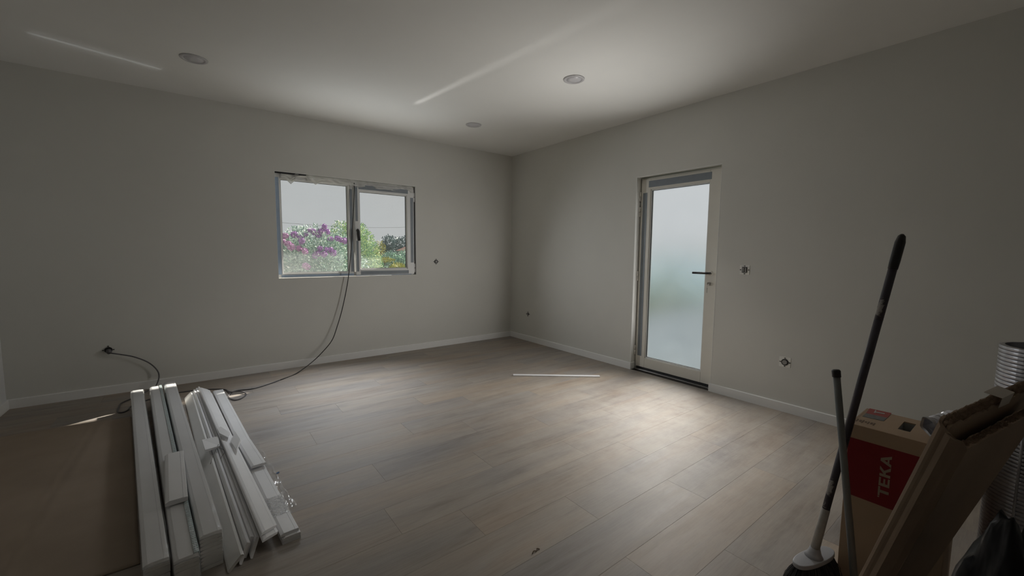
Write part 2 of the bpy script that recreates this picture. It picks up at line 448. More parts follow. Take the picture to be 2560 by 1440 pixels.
# protective film strips left on the profiles
def strip(x0, x1, z0, z1, y, mat, parent): return MB().box(x0, x1, y - .0012, y, z0, z1).build('film_strip', mat, parent)
strip(fx0 + .002, fx0 + .034, fz0 + .035, fz1 - .045, .0345, 'film_blue', win)
strip(fx0 + .03, -2.27, fz0 + .006, fz0 + .030, .0345, 'film_blue', win)
strip(-2.25, fx1 - .05, fz0 + .000, fz0 + .010, .0345, 'film_blue', win)
strip(sx0 + .006, sx0 + .032, 1.60, sz1 - .03, .0115, 'film_grey', sash)
strip(sx0 + .010, sx0 + .034, 1.02, 1.375, .0115, 'film_grey', sash)
strip(sx0 + .045, sx1 - .075, sz1 - .055, sz1 - .006, .0115, 'film_grey', sash)
strip(sx0 + .055, sx1 - .075, sz0 + .006, sz0 + .046, .0115, 'film_grey', sash)
strip(sx1 - .046, sx1 - .008, 1.12, sz1 - .10, .0115, 'film_grey', sash)
strip(fx1 - .018, fx1 - .004, 1.14, 1.90, .0345, 'film_grey', win)
strip(-2.30, -2.272, 1.02, 1.96, .0355, 'film_grey', win)
# handle
hx = -2.232
hb = MB().box(hx - .013, hx + .013, .004, .012, 1.40, 1.47).build('handle_plate', 'pvc_white', sash, bevel=.004)
hm = MB().tube([(hx, .006, 1.490), (hx, -.018, 1.500), (hx, -.032, 1.485), (hx, -.036, 1.45), (hx + .006, -.036, 1.375)], [.012, .014, .0175, .0185, .016], 14)
hm.build('window_handle', 'plastic_black', sash, smooth=True)
for z in (1.05, 1.93):
    MB().tube([(sx1 + .008, .022, z - .055), (sx1 + .008, .022, z - .003)], .008, 12).build('hinge', 'pvc_white', win, smooth=True)
    MB().tube([(sx1 + .008, .022, z + .003), (sx1 + .008, .022, z + .055)], .008, 12).build('hinge', 'pvc_white', win, smooth=True)
MB().box(WX0 + .004, WX0 + .30, .012, .030, WZ1 - .018, WZ1 - .003).build('gap_shade_strip', 'gasket_black', win)  # black strip put in for the shade of the gap above the frame
MB().box(WX1 - .012, WX1 - .002, .03, .05, WZ0 + .01, WZ1 - .01).build('gap_shade_strip', 'gasket_black', win)  # same black strip for the shaded gap at the right
# torn plastic sheeting hanging from the head of the frame
a = N('plastic_film_white'); a.t.nodes.remove(a.p)
d_ = a.n('ShaderNodeBsdfDiffuse'); d_.inputs['Color'].default_value = (.88, .88, .86, 1)
tl = a.n('ShaderNodeBsdfTranslucent'); tl.inputs['Color'].default_value = (.8, .8, .78, 1)
g_ = a.n('ShaderNodeBsdfGlossy', Roughness=.25); tr = a.n('ShaderNodeBsdfTransparent')
m1 = a.n('ShaderNodeMixShader', Fac=.4); a.l(d_.outputs[0], m1.inputs[1]); a.l(tl.outputs[0], m1.inputs[2])
m2 = a.n('ShaderNodeMixShader', Fac=.12); a.l(m1.outputs[0], m2.inputs[1]); a.l(g_.outputs[0], m2.inputs[2])
m3 = a.n('ShaderNodeMixShader', Fac=.18); a.l(m2.outputs[0], m3.inputs[1]); a.l(tr.outputs[0], m3.inputs[2])
a.l(m3.outputs[0], a.out.inputs['Surface'])
def film(u, v):
    x = -2.985 + u * 1.44
    hang = .062 + .030 * noise.noise(Vector((x * 5.5, 0, 1))) + (.055 * max(0, 1 - abs(x + 2.90) / .05)) + (.045 * max(0, 1 - abs(x + 2.66) / .07))
    if -2.86 < x < -2.74: hang *= .45
    z = WZ1 - .006 - v * hang - (.012 if x > -2.3 else 0) * v
    yy = .024 - .040 * math.sin(v * 2.6 + 3 * noise.noise(Vector((x * 7, v * 2, 0)))) * v - .024 * noise.noise(Vector((x * 16, v * 5, 3)))
    return Vector((x, min(yy, .028), z))
MB().grid(film, 150, 10).build('torn_plastic_film', 'plastic_film_white', win, smooth=True)

# ================================================================== door
door = bpy.data.objects.new('door_1', None); COL.objects.link(door); door.empty_display_size = .1
place(door, (.1, (DY0 + DY1) / 2, 0)); struct(door, 'cream aluminium door with one tall frosted pane')
def frameX(name, y0, y1, z0, z1, x0, x1, wl, wr, wt, wbm, mat, parent, bev=.003):
    m_ = MB()   # wl at high y (left in view), wr at low y
    m_.box(x0, x1, y1 - wl, y1, z0, z1); m_.box(x0, x1, y0, y0 + wr, z0, z1)
    if wt: m_.box(x0, x1, y0 + wr, y1 - wl, z1 - wt, z1)
    if wbm: m_.box(x0, x1, y0 + wr, y1 - wl, z0, z0 + wbm)
    return m_.build(name, mat, parent, bevel=bev)
frameX('door_frame', DY0 + .004, DY1 - .008, .012, DZ1 - .012, .078, .15, .03, .03, .035, 0, 'door_cream', door)
ly0, ly1, lz0, lz1 = -3.028, -2.186, .035, 2.036
leaf = frameX('door_leaf', ly0, ly1, lz0, lz1, .066, .128, .108, .110, .110, .105, 'door_cream', door)
frameX('glazing_bead', ly0 + .107, ly1 - .105, lz0 + .102, lz1 - .107, .078, .100, .014, .014, .014, .014, 'pvc_white', leaf, .002)
frameX('gasket', ly0 + .119, ly1 - .117, lz0 + .114, lz1 - .119, .084, .100, .004, .004, .004, .004, 'gasket_black', leaf, 0)
MB().box(.096, .102, ly0 + .11, ly1 - .108, lz0 + .105, lz1 - .11).build('pane', 'pane_frosted', door)
MB().box(.074, .125, ly0 + .004, ly1 - .004, .010, .036).build('door_sweep', 'gasket_black', door)
MB().box(.05, .20, DY0, DY1, -.006, .010).build('threshold', 'metal_steel', door, bevel=.002)
def stripX(y0, y1, z0, z1, x, parent, n='film_strip'): return MB().box(x - .0012, x, y0, y1, z0, z1).build(n, 'film_grey', parent)
stripX(ly0 + .095, ly1 - .085, lz1 - .088, lz1 - .022, .0655, leaf)
stripX(ly1 - .072, ly1 - .020, .155, lz1 - .14, .0655, leaf)
# lever handle, lock and key
hy, hz = ly0 + .060, 1.086
MB().lathe([(.024, 0), (.024, .004), (.018, .008)], (.066, hy, hz), (-1, 0, 0), 24).build('handle_rose', 'door_cream', leaf, smooth=False)
MB().tube([(.060, hy, hz), (.025, hy, hz), (.012, hy + .006, hz), (.010, hy + .03, hz), (.010, hy + .145, hz - .001)], [.009, .009, .0095, .0105, .0100], 12).build('door_handle', 'plastic_black', leaf, smooth=True)
lk = MB().lathe([(.0085, 0), (.0085, .022), (.007, .024)], (.066, hy + .002, .995), (-1, 0, 0), 16); lk.box(.046, .066, hy - .003, hy + .006, .972, .992)
lk.build('lock_cylinder', 'metal_steel', leaf)
ky = MB().box(.022, .044, hy + .001, hy + .003, .992, .999)
ky.lathe([(.011, 0), (.011, .002)], (.020, hy + .001, .992), (0, 1, 0), 14)
ky.tube([(.020, hy + .002, .984), (.018, hy + .003, .968), (.022, hy + .004, .945)], [.0015, .0015, .0015], 6)
ky.lathe([(.010, 0), (.010, .002)], (.022, hy + .003, .942), (0, 1, 0), 14); ky.box(.016, .026, hy + .003, hy + .005, .905, .936)
ky.build('key', 'metal_steel', leaf)
for z in (1.86, 1.70, 1.02, .21):
    MB().tube([(.058, ly1 + .008, z - .05), (.058, ly1 + .008, z - .002)], .008, 12).build('hinge', 'door_cream', door, smooth=True)
    MB().tube([(.058, ly1 + .008, z + .002), (.058, ly1 + .008, z + .05)], .008, 12).build('hinge', 'door_cream', door, smooth=True)
# ================================================================== ceiling downlights
simple('lamp_trim', (.55, .54, .55), .4, var=.02)
simple('lamp_diffuser', (.62, .61, .63), .35, var=.02)
simple('plate_white', (.84, .83, .79), .45, var=.04, scale=40)
simple('mech_dark', (.02, .019, .018), .5, var=.2, scale=60)
simple('mech_grey', (.30, .29, .28), .45, var=.15, scale=80)
simple('cable_rubber', (.030, .028, .028), .42, var=.15, scale=20)
simple('cable_grey', (.10, .095, .10), .45, var=.15, scale=20)
for (x, y, lab) in ((-3.665, -.952, 'round recessed ceiling light at far left, above the mouldings'),
                    (-1.245, -2.44, 'round recessed ceiling light closest to the door'),
                    (-1.236, -.916, 'small-looking round recessed ceiling light nearest the room corner')):
    t_ = thing('ceiling_light', (x, y, H), lab, 'ceiling light', 'recessed ceiling lights')
    MB().lathe([(.060, 0), (.060, -.003), (.066, -.007), (.078, -.008), (.085, -.004), (.086, 0)], (x, y, H), n=48, closed=True).build('trim_ring', 'lamp_trim', t_, smooth=True)
    MB().lathe([(.0605, -.0005), (.0605, -.0035), (.02, -.0045)], (x, y, H), n=48).build('diffuser', 'lamp_diffuser', t_, smooth=True)

# ================================================================== unfinished sockets and switch
def socket(p, n, side, label, kind, s=.040):
    """p centre on the wall, n = wall normal into the room, side = horizontal direction along the wall"""
    p = Vector(p); n = Vector(n); sd = Vector(side); z = Vector((0, 0, 1))
    M = Matrix((sd, z, n)).transposed().to_4x4(); M.translation = p
    t_ = thing('wall_switch' if kind == 'switch' else 'wall_socket', p, label, 'switch' if kind == 'switch' else 'socket', 'outlets without cover plates')
    if kind in ('socket', 'switch'):
        MB().box(-s, s, -s, s, -.001, .0025, M).build('mounting_plate', 'plate_white', t_, bevel=.0015)
    dark = MB()
    if kind == 'switch': dark.box(-.020, .020, -.024, .024, .0025, .007, M)
    else: dark.lathe([(.026 if kind != 'hole' else .021, -.002), (.026 if kind != 'hole' else .021, .006)], p, n, 24)
    dark.build('mechanism', 'mech_dark', t_)
    ins = MB()
    if kind == 'switch':
        ins.box(-.016, -.003, -.019, .019, .007, .010, M); ins.box(.003, .016, -.019, .019, .007, .010, M)
    elif kind == 'socket':
        ins.lathe([(.018, .006), (.018, .011)], p, n, 20)
    else:
        ins.box(-.009, .009, -.012, .012, .006, .010, M)
    ins.build('insert', 'mech_grey', t_)
    for dx, dz in ((.033, 0), (-.033, 0), (0, .033), (0, -.033)):
        MB().box(dx - .005, dx + .005, dz - .0035, dz + .0035, .001, .005, M).build('screw_tab', 'mech_dark', t_)
    return t_
A_ = ((0, -1, 0), (1, 0, 0)); B_ = ((-1, 0, 0), (0, -1, 0))
socket((-1.235, 0, 1.129), *A_, 'bare round outlet on the window wall, right of the window', 'round')
socket((0, -.408, .385), *B_, 'small dark outlet hole low on the door wall near the corner', 'hole')
socket((0, -3.293, 1.131), *B_, 'square light switch without cover beside the door handle', 'switch')
socket((0, -3.640, .404), *B_, 'square socket without cover low on the wall, right of door', 'socket')
socket((-4.354, 0, .389), *A_, 'black round outlet with a cable plugged in, behind the mouldings', 'round')
pl = thing('power_plug', (-4.354, -.012, .389), 'dark grey plug pushed into the low outlet at far left', 'plug')
MB().lathe([(.019, .0), (.020, .012), (.017, .03), (.009, .042)], (-4.352, -.012, .385), (.25, -.9, -.35), 20).build('plug_body', 'cable_grey', pl, smooth=True)
MB().lathe([(.024, 0), (.024, .004)], (-4.354, -.0075, .389), (0, -1, 0), 20).build('plug_flange', 'mech_dark', pl)

# ================================================================== cable from the window to the outlet
R_ = .0048
f3 = lambda px, py, z=R_: fl(px, py, z)
path = [(-2.254, .004, 2.03), (-2.262, -.012, 1.90), (-2.285, -.02, 1.60), (-2.318, -.03, 1.25), (-2.362, -.045, .93), (-2.43, -.05, .62), (-2.50, -.06, .40), (-2.56, -.075, .262),
        (-2.66, -.085, .15), (-2.78, -.11, .055), f3(740, 934), f3(700, 950), f3(660, 964), f3(630, 972), f3(590, 977), f3(576, 984), f3(571, 993), f3(586, 1000), f3(603, 996), f3(615, 986), f3(603, 979, .014), f3(575, 980, .012),
        (-3.57, -.44, R_), (-3.69, -.35, R_), (-3.85, -.31, R_), (-4.00, -.33, R_), (-4.11, -.40, R_), (-4.185, -.50, R_), (-4.195, -.58, R_), (-4.22, -.62, R_), (-4.25, -.59, R_), f3(297, 1018), f3(303, 1008), f3(325, 998), f3(352, 985), f3(380, 972),
        (-4.06, -.10, .03), (-4.035, -.05, .10), (-4.045, -.045, .17), (-4.10, -.05, .25), (-4.19, -.055, .315), (-4.28, -.06, .352), (-4.335, -.055, .370)]
cb = thing('power_cable', fl(630, 972, 0), 'thin black cable hanging from the window and curling along the floor', 'cable')
cp = catmull(path, 8); k_ = 11 * 8
MB().tube(cp[:k_ + 1], R_, 10).build('hanging_length', 'cable_rubber', cb, smooth=True)
MB().tube(cp[k_:], R_ * 1.12, 10).build('floor_length', 'cable_grey', cb, smooth=True)

# ================================================================== white strip on the floor
simple('trim_white', (.82, .82, .835), .42, var=.03, scale=5)
simple('trim_white_matte', (.76, .755, .74), .6, var=.04, scale=5)
p0, p1 = fl(1283, 939), fl(1499, 942)
ax = (p1 - p0).normalized(); U = Vector((-ax.y, ax.x, 0))
st = MB().prism([(-.021, 0), (.021, 0), (.021, .010), (.017, .012), (-.017, .012), (-.021, .010)], p0, p1, U, Vector((0, 0, 1))).build('trim_strip', 'trim_white')
tag(st, 'single white strip of trim lying alone on the floor in front of the door', 'trim strip')

# ================================================================== cardboard sheet
a = N('cardboard')
t = a.noise(2.2, 5); r = a.ramp(t.outputs['Fac'], [(.3, (.315, .250, .195)), (.7, (.385, .310, .245))])
wv = a.n('ShaderNodeTexWave', Scale=95.0, Distortion=.4); c_ = a.n('ShaderNodeTexCoord'); a.l(c_.outputs['Object'], wv.inputs['Vector'])
a.l(r.outputs['Color'], a.p.inputs['Base Color']); a.set(Roughness=.72); a.p.inputs['Specular IOR Level'].default_value = .25
a.bump(wv.outputs['Fac'], .06, .002)
simple('cardboard_edge', (.15, .105, .07), .85, var=.25, scale=60, spec=.1)
simple('cardboard_box', (.44, .325, .225), .7, var=.06, scale=3, spec=.25)
HB = 10 * .0146
def at(px, py, z): p = fl(px, py, z); p.z = 0; return p
b1n, b1f = at(357, 1416, HB), at(327, 978, HB)
SHEET_R = lambda y: b1f.x + (b1n.x - b1f.x) * (y - b1f.y) / (b1n.y - b1f.y) - .007
def sheet(u, v):
    y = -.755 - v * 1.985 + .03 * math.sin(u * 5) * (1 - v)
    x = -4.925 + u * (SHEET_R(y) + 4.925)
    z = .0045 + .006 * max(0, 1 - abs(x + 4.30 + .05 * v) / .035) + .003 * max(0, 1 - abs(x + 4.36 + .03 * v) / .02) + .004 * noise.noise(Vector((x * 2.2, y * 1.6, 0))) + .004 * noise.noise(Vector((x * 7, y * 2, 4)))
    if v < .04: z += (.04 - v) * .35 * max(0, noise.noise(Vector((x * 3, 0, 7))) + .2)
    return Vector((x, y, max(z, .003)))
cs = MB().grid(sheet, 70, 90).build('cardboard_sheet', 'cardboard', smooth=True, solid=.005)
tag(cs, 'large flattened brown cardboard sheet on the floor left of the mouldings', 'cardboard')

# ================================================================== bundles of wrapped mouldings
MPROF = [(0, 0), (.072, 0), (.072, .0115), (.0705, .0130), (.0585, .0130), (.0582, .0115), (.0570, .0115), (.0566, .0140), (.0135, .0140), (.0040, .0105), (0, .0080)]
MT = .0146
a = N('wrap_film'); a.t.nodes.remove(a.p)
tr = a.n('ShaderNodeBsdfTransparent'); tr.inputs['Color'].default_value = (.97, .97, .97, 1)
g_ = a.n('ShaderNodeBsdfGlossy', Roughness=.12); d_ = a.n('ShaderNodeBsdfDiffuse'); d_.inputs['Color'].default_value = (.75, .75, .75, 1)
t = a.noise(30, 4, mapscale=(1, .25, 1)); bm_ = a.n('ShaderNodeBump', Strength=.7, Distance=.01); a.l(t.outputs['Fac'], bm_.inputs['Height'])
a.l(bm_.outputs['Normal'], g_.inputs['Normal'])
m1 = a.n('ShaderNodeMixShader', Fac=.5); a.l(g_.outputs[0], m1.inputs[1]); a.l(d_.outputs[0], m1.inputs[2])
m2 = a.n('ShaderNodeMixShader', Fac=.22); a.l(tr.outputs[0], m2.inputs[1]); a.l(m1.outputs[0], m2.inputs[2])
a.l(m2.outputs[0], a.out.inputs['Surface'])
a = N('tape_printed')
wv = a.n('ShaderNodeTexWave', Scale=26.0, Distortion=5.0, Detail=3.0); wv.bands_direction = 'Y'; c_ = a.n('ShaderNodeTexCoord'); a.l(c_.outputs['Object'], wv.inputs['Vector'])
r = a.ramp(wv.outputs['Fac'], [(.32, (.10, .16, .17)), (.45, (.62, .72, .73))]); a.l(r.outputs['Color'], a.p.inputs['Base Color']); a.set(Roughness=.3)

def axes(n_, f_):
    ax = (Vector(f_) - Vector(n_)); ax.z = 0; ax.normalize()
    return ax, Vector((ax.y, -ax.x, 0))          # along, to the right
def wrap(name, n_, f_, w_, h_, parent, z0=0.0, seg=90, e0=.02, e1=.01, amp=.0025, top_only=False):
    ax, U = axes(n_, f_); L = (Vector(f_) - Vector(n_)).length; n_ = Vector(n_)
    ring = [(-.003, .006), (-.003, h_ * .5), (-.003, h_ - .006), (.004, h_ + .003), (w_ * .5, h_ + .004), (w_ - .002, h_ + .003), (w_ + .003, h_ - .006), (w_ + .003, h_ * .5), (w_ + .003, .006)]
    def fn(u, v):
        k = u * (len(ring) - 1); i = min(int(k), len(ring) - 2); t_ = k - i
        a_, b_ = ring[i], ring[i + 1]; uu = a_[0] + (b_[0] - a_[0]) * t_; vv = a_[1] + (b_[1] - a_[1]) * t_
        s_ = -e0 + v * (L + e0 + e1)
        p = n_ + ax * s_ + U * uu + Vector((0, 0, z0 + vv))
        q = amp * noise.noise(Vector((s_ * 13, u * 6, w_ * 50 + n_.x * 9))) + amp * .6 * noise.noise(Vector((s_ * 40, u * 14, n_.x * 9)))
        out = U * (-1 if uu < w_ * .3 else (1 if uu > w_ * .7 else 0)) + Vector((0, 0, .8 if vv > h_ * .8 else 0))
        if v < .004 or v > .996: p -= out * .004 * (noise.noise(Vector((u * 9, 0, 1))) + 1)
        return p + out * (abs(q) + .0005)
    return MB().grid(fn, 24, seg).build(name, 'wrap_film', parent, smooth=True)
def bundle(n_, f_, layers, label, jit=.004, tape=False):
    n_ = Vector(n_); f_ = Vector(f_); ax, U = axes(n_, f_)
    t_ = thing('moulding_bundle', (n_ + f_) / 2, label, 'moulding bundle', 'wrapped bundles of white mouldings')
    for i in range(layers):
        j = Vector((0, 0, i * MT)); s_ = U * random.uniform(-.0012, .0012)
        k0 = ax * random.uniform(-jit, jit); k1 = ax * random.uniform(-jit, jit)
        MB().prism(MPROF, n_ + j + s_ + k0, f_ + j + s_ + k1, U, Vector((0, 0, 1))).build('moulding', 'trim_white_matte' if i < layers - 1 else 'trim_white', t_)
    wrap('plastic_wrap', n_, f_, .072, layers * MT, t_)
    if tape:
        h_ = layers * MT
        MB().add([n_ + ax * s_ + U * u_ + Vector((0, 0, h_ + dz)) for s_ in (0, (f_ - n_).length) for u_, dz in ((.0585, .0035), (.0735, .0035), (.0765, -.012), (.0755, -.012), (.0725, .0025), (.0585, .0025))],
                 [(i, (i + 1) % 6, 6 + (i + 1) % 6, 6 + i) for i in range(6)] + [(5, 4, 3, 2, 1, 0), (6, 7, 8, 9, 10, 11)]).build('printed_tape', 'tape_printed', t_)
    return t_
b2n, b2f = at(434, 1405, HB), at(374, 968, HB)
b3n, b3f = at(498, 1343, HB), at(409, 957, HB)
bundle(b1n, b1f, 10, 'leftmost wrapped bundle of white mouldings, beside the cardboard sheet')
bundle(b2n, b2f, 10, 'middle wrapped bundle of white mouldings with printed pale tape along it', tape=True)
bundle(b3n, b3f, 10, 'third wrapped bundle of white mouldings, next to the loose boards')
# twisted end of the wrapping on the middle bundle
# ------------------------------------------------------------------ loose mouldings
def board(name, n_, f_, roll, label, cat='moulding', group='loose white mouldings', mat='trim_white', shear=(0, 0), prof=MPROF):
    """profile rolled about its long axis; the profile corner (0, 0) runs from n_ to f_"""
    n_ = Vector(n_); f_ = Vector(f_); ax, U = axes(n_, f_); Z = Vector((0, 0, 1)); c, s_ = math.cos(roll), math.sin(roll)
    o = MB().prism(prof, n_, f_, U * c + Z * s_, Z * c - U * s_, shear).build(name, mat)
    if label: tag(o, label, cat, group)
    return o
d2 = math.radians
ln, lf = fl(574, 1433, .001), fl(463, 998, .001)
axl, Ul = axes(ln, lf)
board('moulding', ln, lf, d2(46), 'flat white board tilted on edge against the third bundle', mat='trim_white_matte', prof=[(0, 0), (.072, 0), (.072, .006), (.068, .011), (.010, .011), (0, .008)])
for i, (du, roll, lab, dn) in enumerate(((.043, 60, 'loose white moulding on edge, first ridge beside the tilted flat board', .02), (.0635, 62, 'loose white moulding on edge, second ridge from the tilted board', .05),
                                     (.082, 64, 'loose white moulding on edge, third ridge from the tilted board', .03))):
    board('moulding', ln + Ul * du + axl * dn, lf + Ul * (du - .006) + axl * (.03 * i), d2(roll), lab, shear=(.35, .2))
b5 = at(704, 1364, 0); b5f = at(532, 977, .0438)
mn = fl(653, 1344, .086); mf = fl(497, 974, .086)
_, Um = axes(mn, mf)
board('moulding', fl(656, 1357, .071), fl(502, 979, .071), d2(-24), 'loose white moulding with a mitred end, under another mitred one', shear=(.9, -.6))
board('moulding', mn + Vector((0, 0, .008)), mf + Vector((0, 0, .008)), d2(-24), 'topmost loose white moulding with a mitred end, tilted to the right', shear=(.9, -.6))
# right-hand bundle, three mouldings taped together
t_ = thing('moulding_bundle', (b5 + b5f) / 2, 'thin bundle of white mouldings taped at its end, rightmost of the row', 'moulding bundle', 'wrapped bundles of white mouldings')
ax5, U5 = axes(b5, b5f)
for i in range(3):
    MB().prism(MPROF, b5 + Vector((0, 0, i * MT)) + ax5 * (.012 if i == 2 else 0) + U5 * (.004 if i < 2 else 0), b5f + Vector((0, 0, i * MT)), U5, Vector((0, 0, 1))).build('moulding', 'trim_white', t_)
simple('tape_clear_base', (.5, .5, .5), .2)
a = N('tape_crumpled'); a.t.nodes.remove(a.p)
tr = a.n('ShaderNodeBsdfTransparent'); g_ = a.n('ShaderNodeBsdfGlossy', Roughness=.18); d_ = a.n('ShaderNodeBsdfDiffuse'); d_.inputs['Color'].default_value = (.85, .86, .88, 1)
t = a.noise(60, 5, mapscale=(1, 2.2, 1)); bm_ = a.n('ShaderNodeBump', Strength=1.0, Distance=.02); a.l(t.outputs['Fac'], bm_.inputs['Height']); a.l(bm_.outputs['Normal'], g_.inputs['Normal'])
m1 = a.n('ShaderNodeMixShader', Fac=.45); a.l(g_.outputs[0], m1.inputs[1]); a.l(d_.outputs[0], m1.inputs[2])
rr = a.ramp(t.outputs['Fac'], [(.40, (.10,) * 3), (.58, (.75,) * 3)])
m2 = a.n('ShaderNodeMixShader'); a.l(rr.outputs['Color'], m2.inputs['Fac']); a.l(tr.outputs[0], m2.inputs[1]); a.l(m1.outputs[0], m2.inputs[2])
a.l(m2.outputs[0], a.out.inputs['Surface'])
o = wrap('packing_tape', b5 + ax5 * .16, b5 + ax5 * .34, .074, 3 * MT, t_, seg=24, e0=0, e1=0, amp=.003)
o.data.materials[0] = MATS['tape_crumpled']
# shreds of torn clear film on both sides of that bundle
a_ = MATS['wrap_film']
def shred(s0, s1, off, wid, seedk):
    def fn(u, v):
        s_ = s0 + v * (s1 - s0)
        return b5 + ax5 * s_ + U5 * (off + wid * u * (1 + .6 * noise.noise(Vector((s_ * 9, seedk, 0))))) + Vector((0, 0, .004 + .014 * abs(noise.noise(Vector((s_ * 17, u * 3, seedk)))) * (1 - .3 * u)))
    return MB().grid(fn, 6, 60).build('film_shred', 'wrap_film', t_, smooth=True)
shred(.25, 1.2, .082, .035, 1.0); shred(.35, 2.1, -.050, .042, 5.0)
# ------------------------------------------------------------------ offcuts lying on the pile
GO = 'moulding offcuts on the pile'
o1n, o1f = fl(413, 1268, HB + .008), fl(408, 1146, HB + .008)
board('moulding_offcut', o1n, fl(412, 1146, HB + .008), 0, 'short moulding offcut lying across the first two bundles', 'offcut', GO, prof=[(u * 1.08, v * 1.5) for u, v in MPROF])
def block(name, pts, th, label, mat='trim_white'):
    pts = [Vector(p) for p in pts]; nrm = (pts[1] - pts[0]).cross(pts[2] - pts[0]).normalized()
    if nrm.z < 0: nrm = -nrm
    n = len(pts)
    o = MB().add(pts + [p + nrm * th for p in pts], [tuple(range(n)), tuple(range(n, 2 * n))] + [(i, (i + 1) % n, n + (i + 1) % n, n + i) for i in range(n)]).build(name, mat, bevel=.001)
    return tag(o, label, 'offcut', GO)
zb = .096
block('moulding_offcut', [fl(505, 1104, zb), fl(545, 1095, zb), fl(550, 1119, zb - .012), fl(513, 1130, zb - .006)], .013, 'small rectangular offcut bridging the loose mouldings')
block('moulding_offcut', [fl(543, 1077, .118), fl(552, 1071, .119), fl(574, 1086, .106), fl(570, 1099, .103), fl(548, 1088, .112)], .014, 'tiny mitred offcut beside the topmost loose moulding')
q_ = b5 + ax5 * 1.50 - U5 * .030
block('moulding_offcut', [fl(578, 1107, .096), fl(589, 1081, .100), fl(602, 1102, .104), fl(593, 1131, .099)], .012, 'square offcut leaning against the left side of the right bundle')
board('moulding_offcut', fl(628, 1172, 3 * MT + .010), fl(593, 1111, 3 * MT + .003), 0, 'short moulding offcut resting on the rightmost thin bundle', 'offcut', GO)
# wire ties
simple('wire_brown', (.06, .045, .035), .4, var=.2)
for pts, lab in (([fl(550, 1104, .090), fl(545, 1113, .100), fl(541, 1122, .095), fl(533, 1138, .095), fl(526, 1160, .088)], 'thin bent wire tie on the loose mouldings, longer one'),
                 ([fl(548, 1120, .085), fl(558, 1124, .10), fl(562, 1131, .095), fl(556, 1138, .09), fl(552, 1147, .080)], 'small curled wire tie beside the rectangular offcut')):
    o = MB().tube(catmull(pts, 6), .0011, 6).build('wire_tie', 'wire_brown', smooth=True); tag(o, lab, 'wire', 'wire ties')
simple('paper_blue', (.05, .12, .25), .7)
p_ = fl(690, 1186); o = MB().add([p_ + Vector(v) for v in ((0, 0, .001), (.018, .004, .002), (.016, .014, .005), (.002, .012, .002), (0, 0, .0015), (.018, .004, .0025), (.016, .014, .0055), (.002, .012, .0025))],
    [(0, 1, 2, 3), (4, 5, 6, 7), (0, 1, 5, 4), (1, 2, 6, 5), (2, 3, 7, 6), (3, 0, 4, 7)]).build('paper_scrap', 'paper_blue'); tag(o, 'tiny blue scrap on the floor right of the mouldings', 'scrap')
p_ = fl(1340, 1380); o = MB().tube(catmull([p_ + Vector(v) for v in ((-.02, .0, .002), (-.008, .006, .004), (.004, .0, .003), (.012, .008, .005), (.022, .002, .002))], 5), .002, 6).build('wood_shaving', 'cardboard_edge'); tag(o, 'tiny curled wood shaving alone on the floor at bottom centre', 'scrap')
# ================================================================== broom
simple('handle_paint', (.050, .045, .060), .45, var=.25, scale=14)
a = N('handle_splashed')
t = a.noise(16, 5, .6); r = a.ramp(t.outputs['Fac'], [(.64, (.050, .045, .060)), (.68, (.36, .35, .34))]); a.l(r.outputs['Color'], a.p.inputs['Base Color']); a.set(Roughness=.45)
simple('sleeve_white', (.42, .40, .37), .5, var=.18, scale=18)
simple('broom_grey', (.46, .47, .50), .38, var=.05)
simple('bristle_dark', (.045, .043, .043), .6, var=.5, scale=40)
simple('pole_grey', (.17, .18, .18), .40, var=.06, scale=8)
bA = fl(2036, 1376, .152); bB = hd(2256, 585, 1.99)
hv = (bB - bA); HL = hv.length; hu = hv.normalized()
br = thing('broom', (bA.x, bA.y, 0), 'dark handled broom with grey head leaning against the red printed box', 'broom')
pt = lambda s_: bA + hu * s_
MB().tube([pt(.002), pt(.17)], [.0148, .0135], 16).build('white_sleeve', 'sleeve_white', br, smooth=True)
MB().tube([pt(.165), pt(.45)], .0125, 16).build('handle_lower', 'handle_splashed', br, smooth=True)
MB().tube([pt(.44), pt(HL - .30)], .0125, 16).build('handle_middle', 'handle_paint', br, smooth=True)
MB().tube([pt(HL - .31), pt(HL - .115)], .0127, 16).build('handle_upper', 'handle_splashed', br, smooth=True)
MB().tube([pt(HL - .125), pt(HL - .10), pt(HL - .03), pt(HL - .008), pt(HL)], [.0140, .0150, .0150, .011, .004], 16).build('grip', 'plastic_black', br, smooth=True)
# head: long oval plate tilted with the handle; its long axis lies across the view
hl = (fl(2088, 1360, .142) - fl(1976, 1408, .130)).normalized()
hn = Vector((0, 0, 1)); hn = (hn - hl * hn.dot(hl)).normalized(); hw = hl.cross(hn)
hc = bA - Vector((0, 0, .022))
HLN, HWD = .100, .033
def oval(k, z, n=40, sq=.72):
    out = []
    for i in range(n):
        t_ = 2 * math.pi * i / n; c, s_ = math.cos(t_), math.sin(t_)
        out.append(hc + hl * (HLN * k * math.copysign(abs(c) ** .85, c)) + hw * (HWD * k * math.copysign(abs(s_) ** .8, s_)) + hn * z)
    return out
m_ = MB(); rings = [oval(.92, -.016), oval(.985, -.0155), oval(1.0, -.013), oval(1.0, -.003), oval(.985, -.0006), oval(.96, .0), oval(.93, .0002), oval(.22, .001)]
n = 40; vs = [v for q in rings for v in q]
m_.add(vs, [(i * n + j, i * n + (j + 1) % n, (i + 1) * n + (j + 1) % n, (i + 1) * n + j) for i in range(7) for j in range(n)] + [tuple(range(n))[::-1], tuple(range(7 * n, 8 * n))])
m_.build('head_plate', 'broom_grey', br, smooth=True)
MB().tube([hc - hn * .002, hc + hn * .006 + hu * .004, hc + hn * .012 + hu * .010, bA + hu * .012], [.031, .024, .0195, .0162], 20).build('socket_collar', 'broom_grey', br, smooth=True)
m_ = MB()
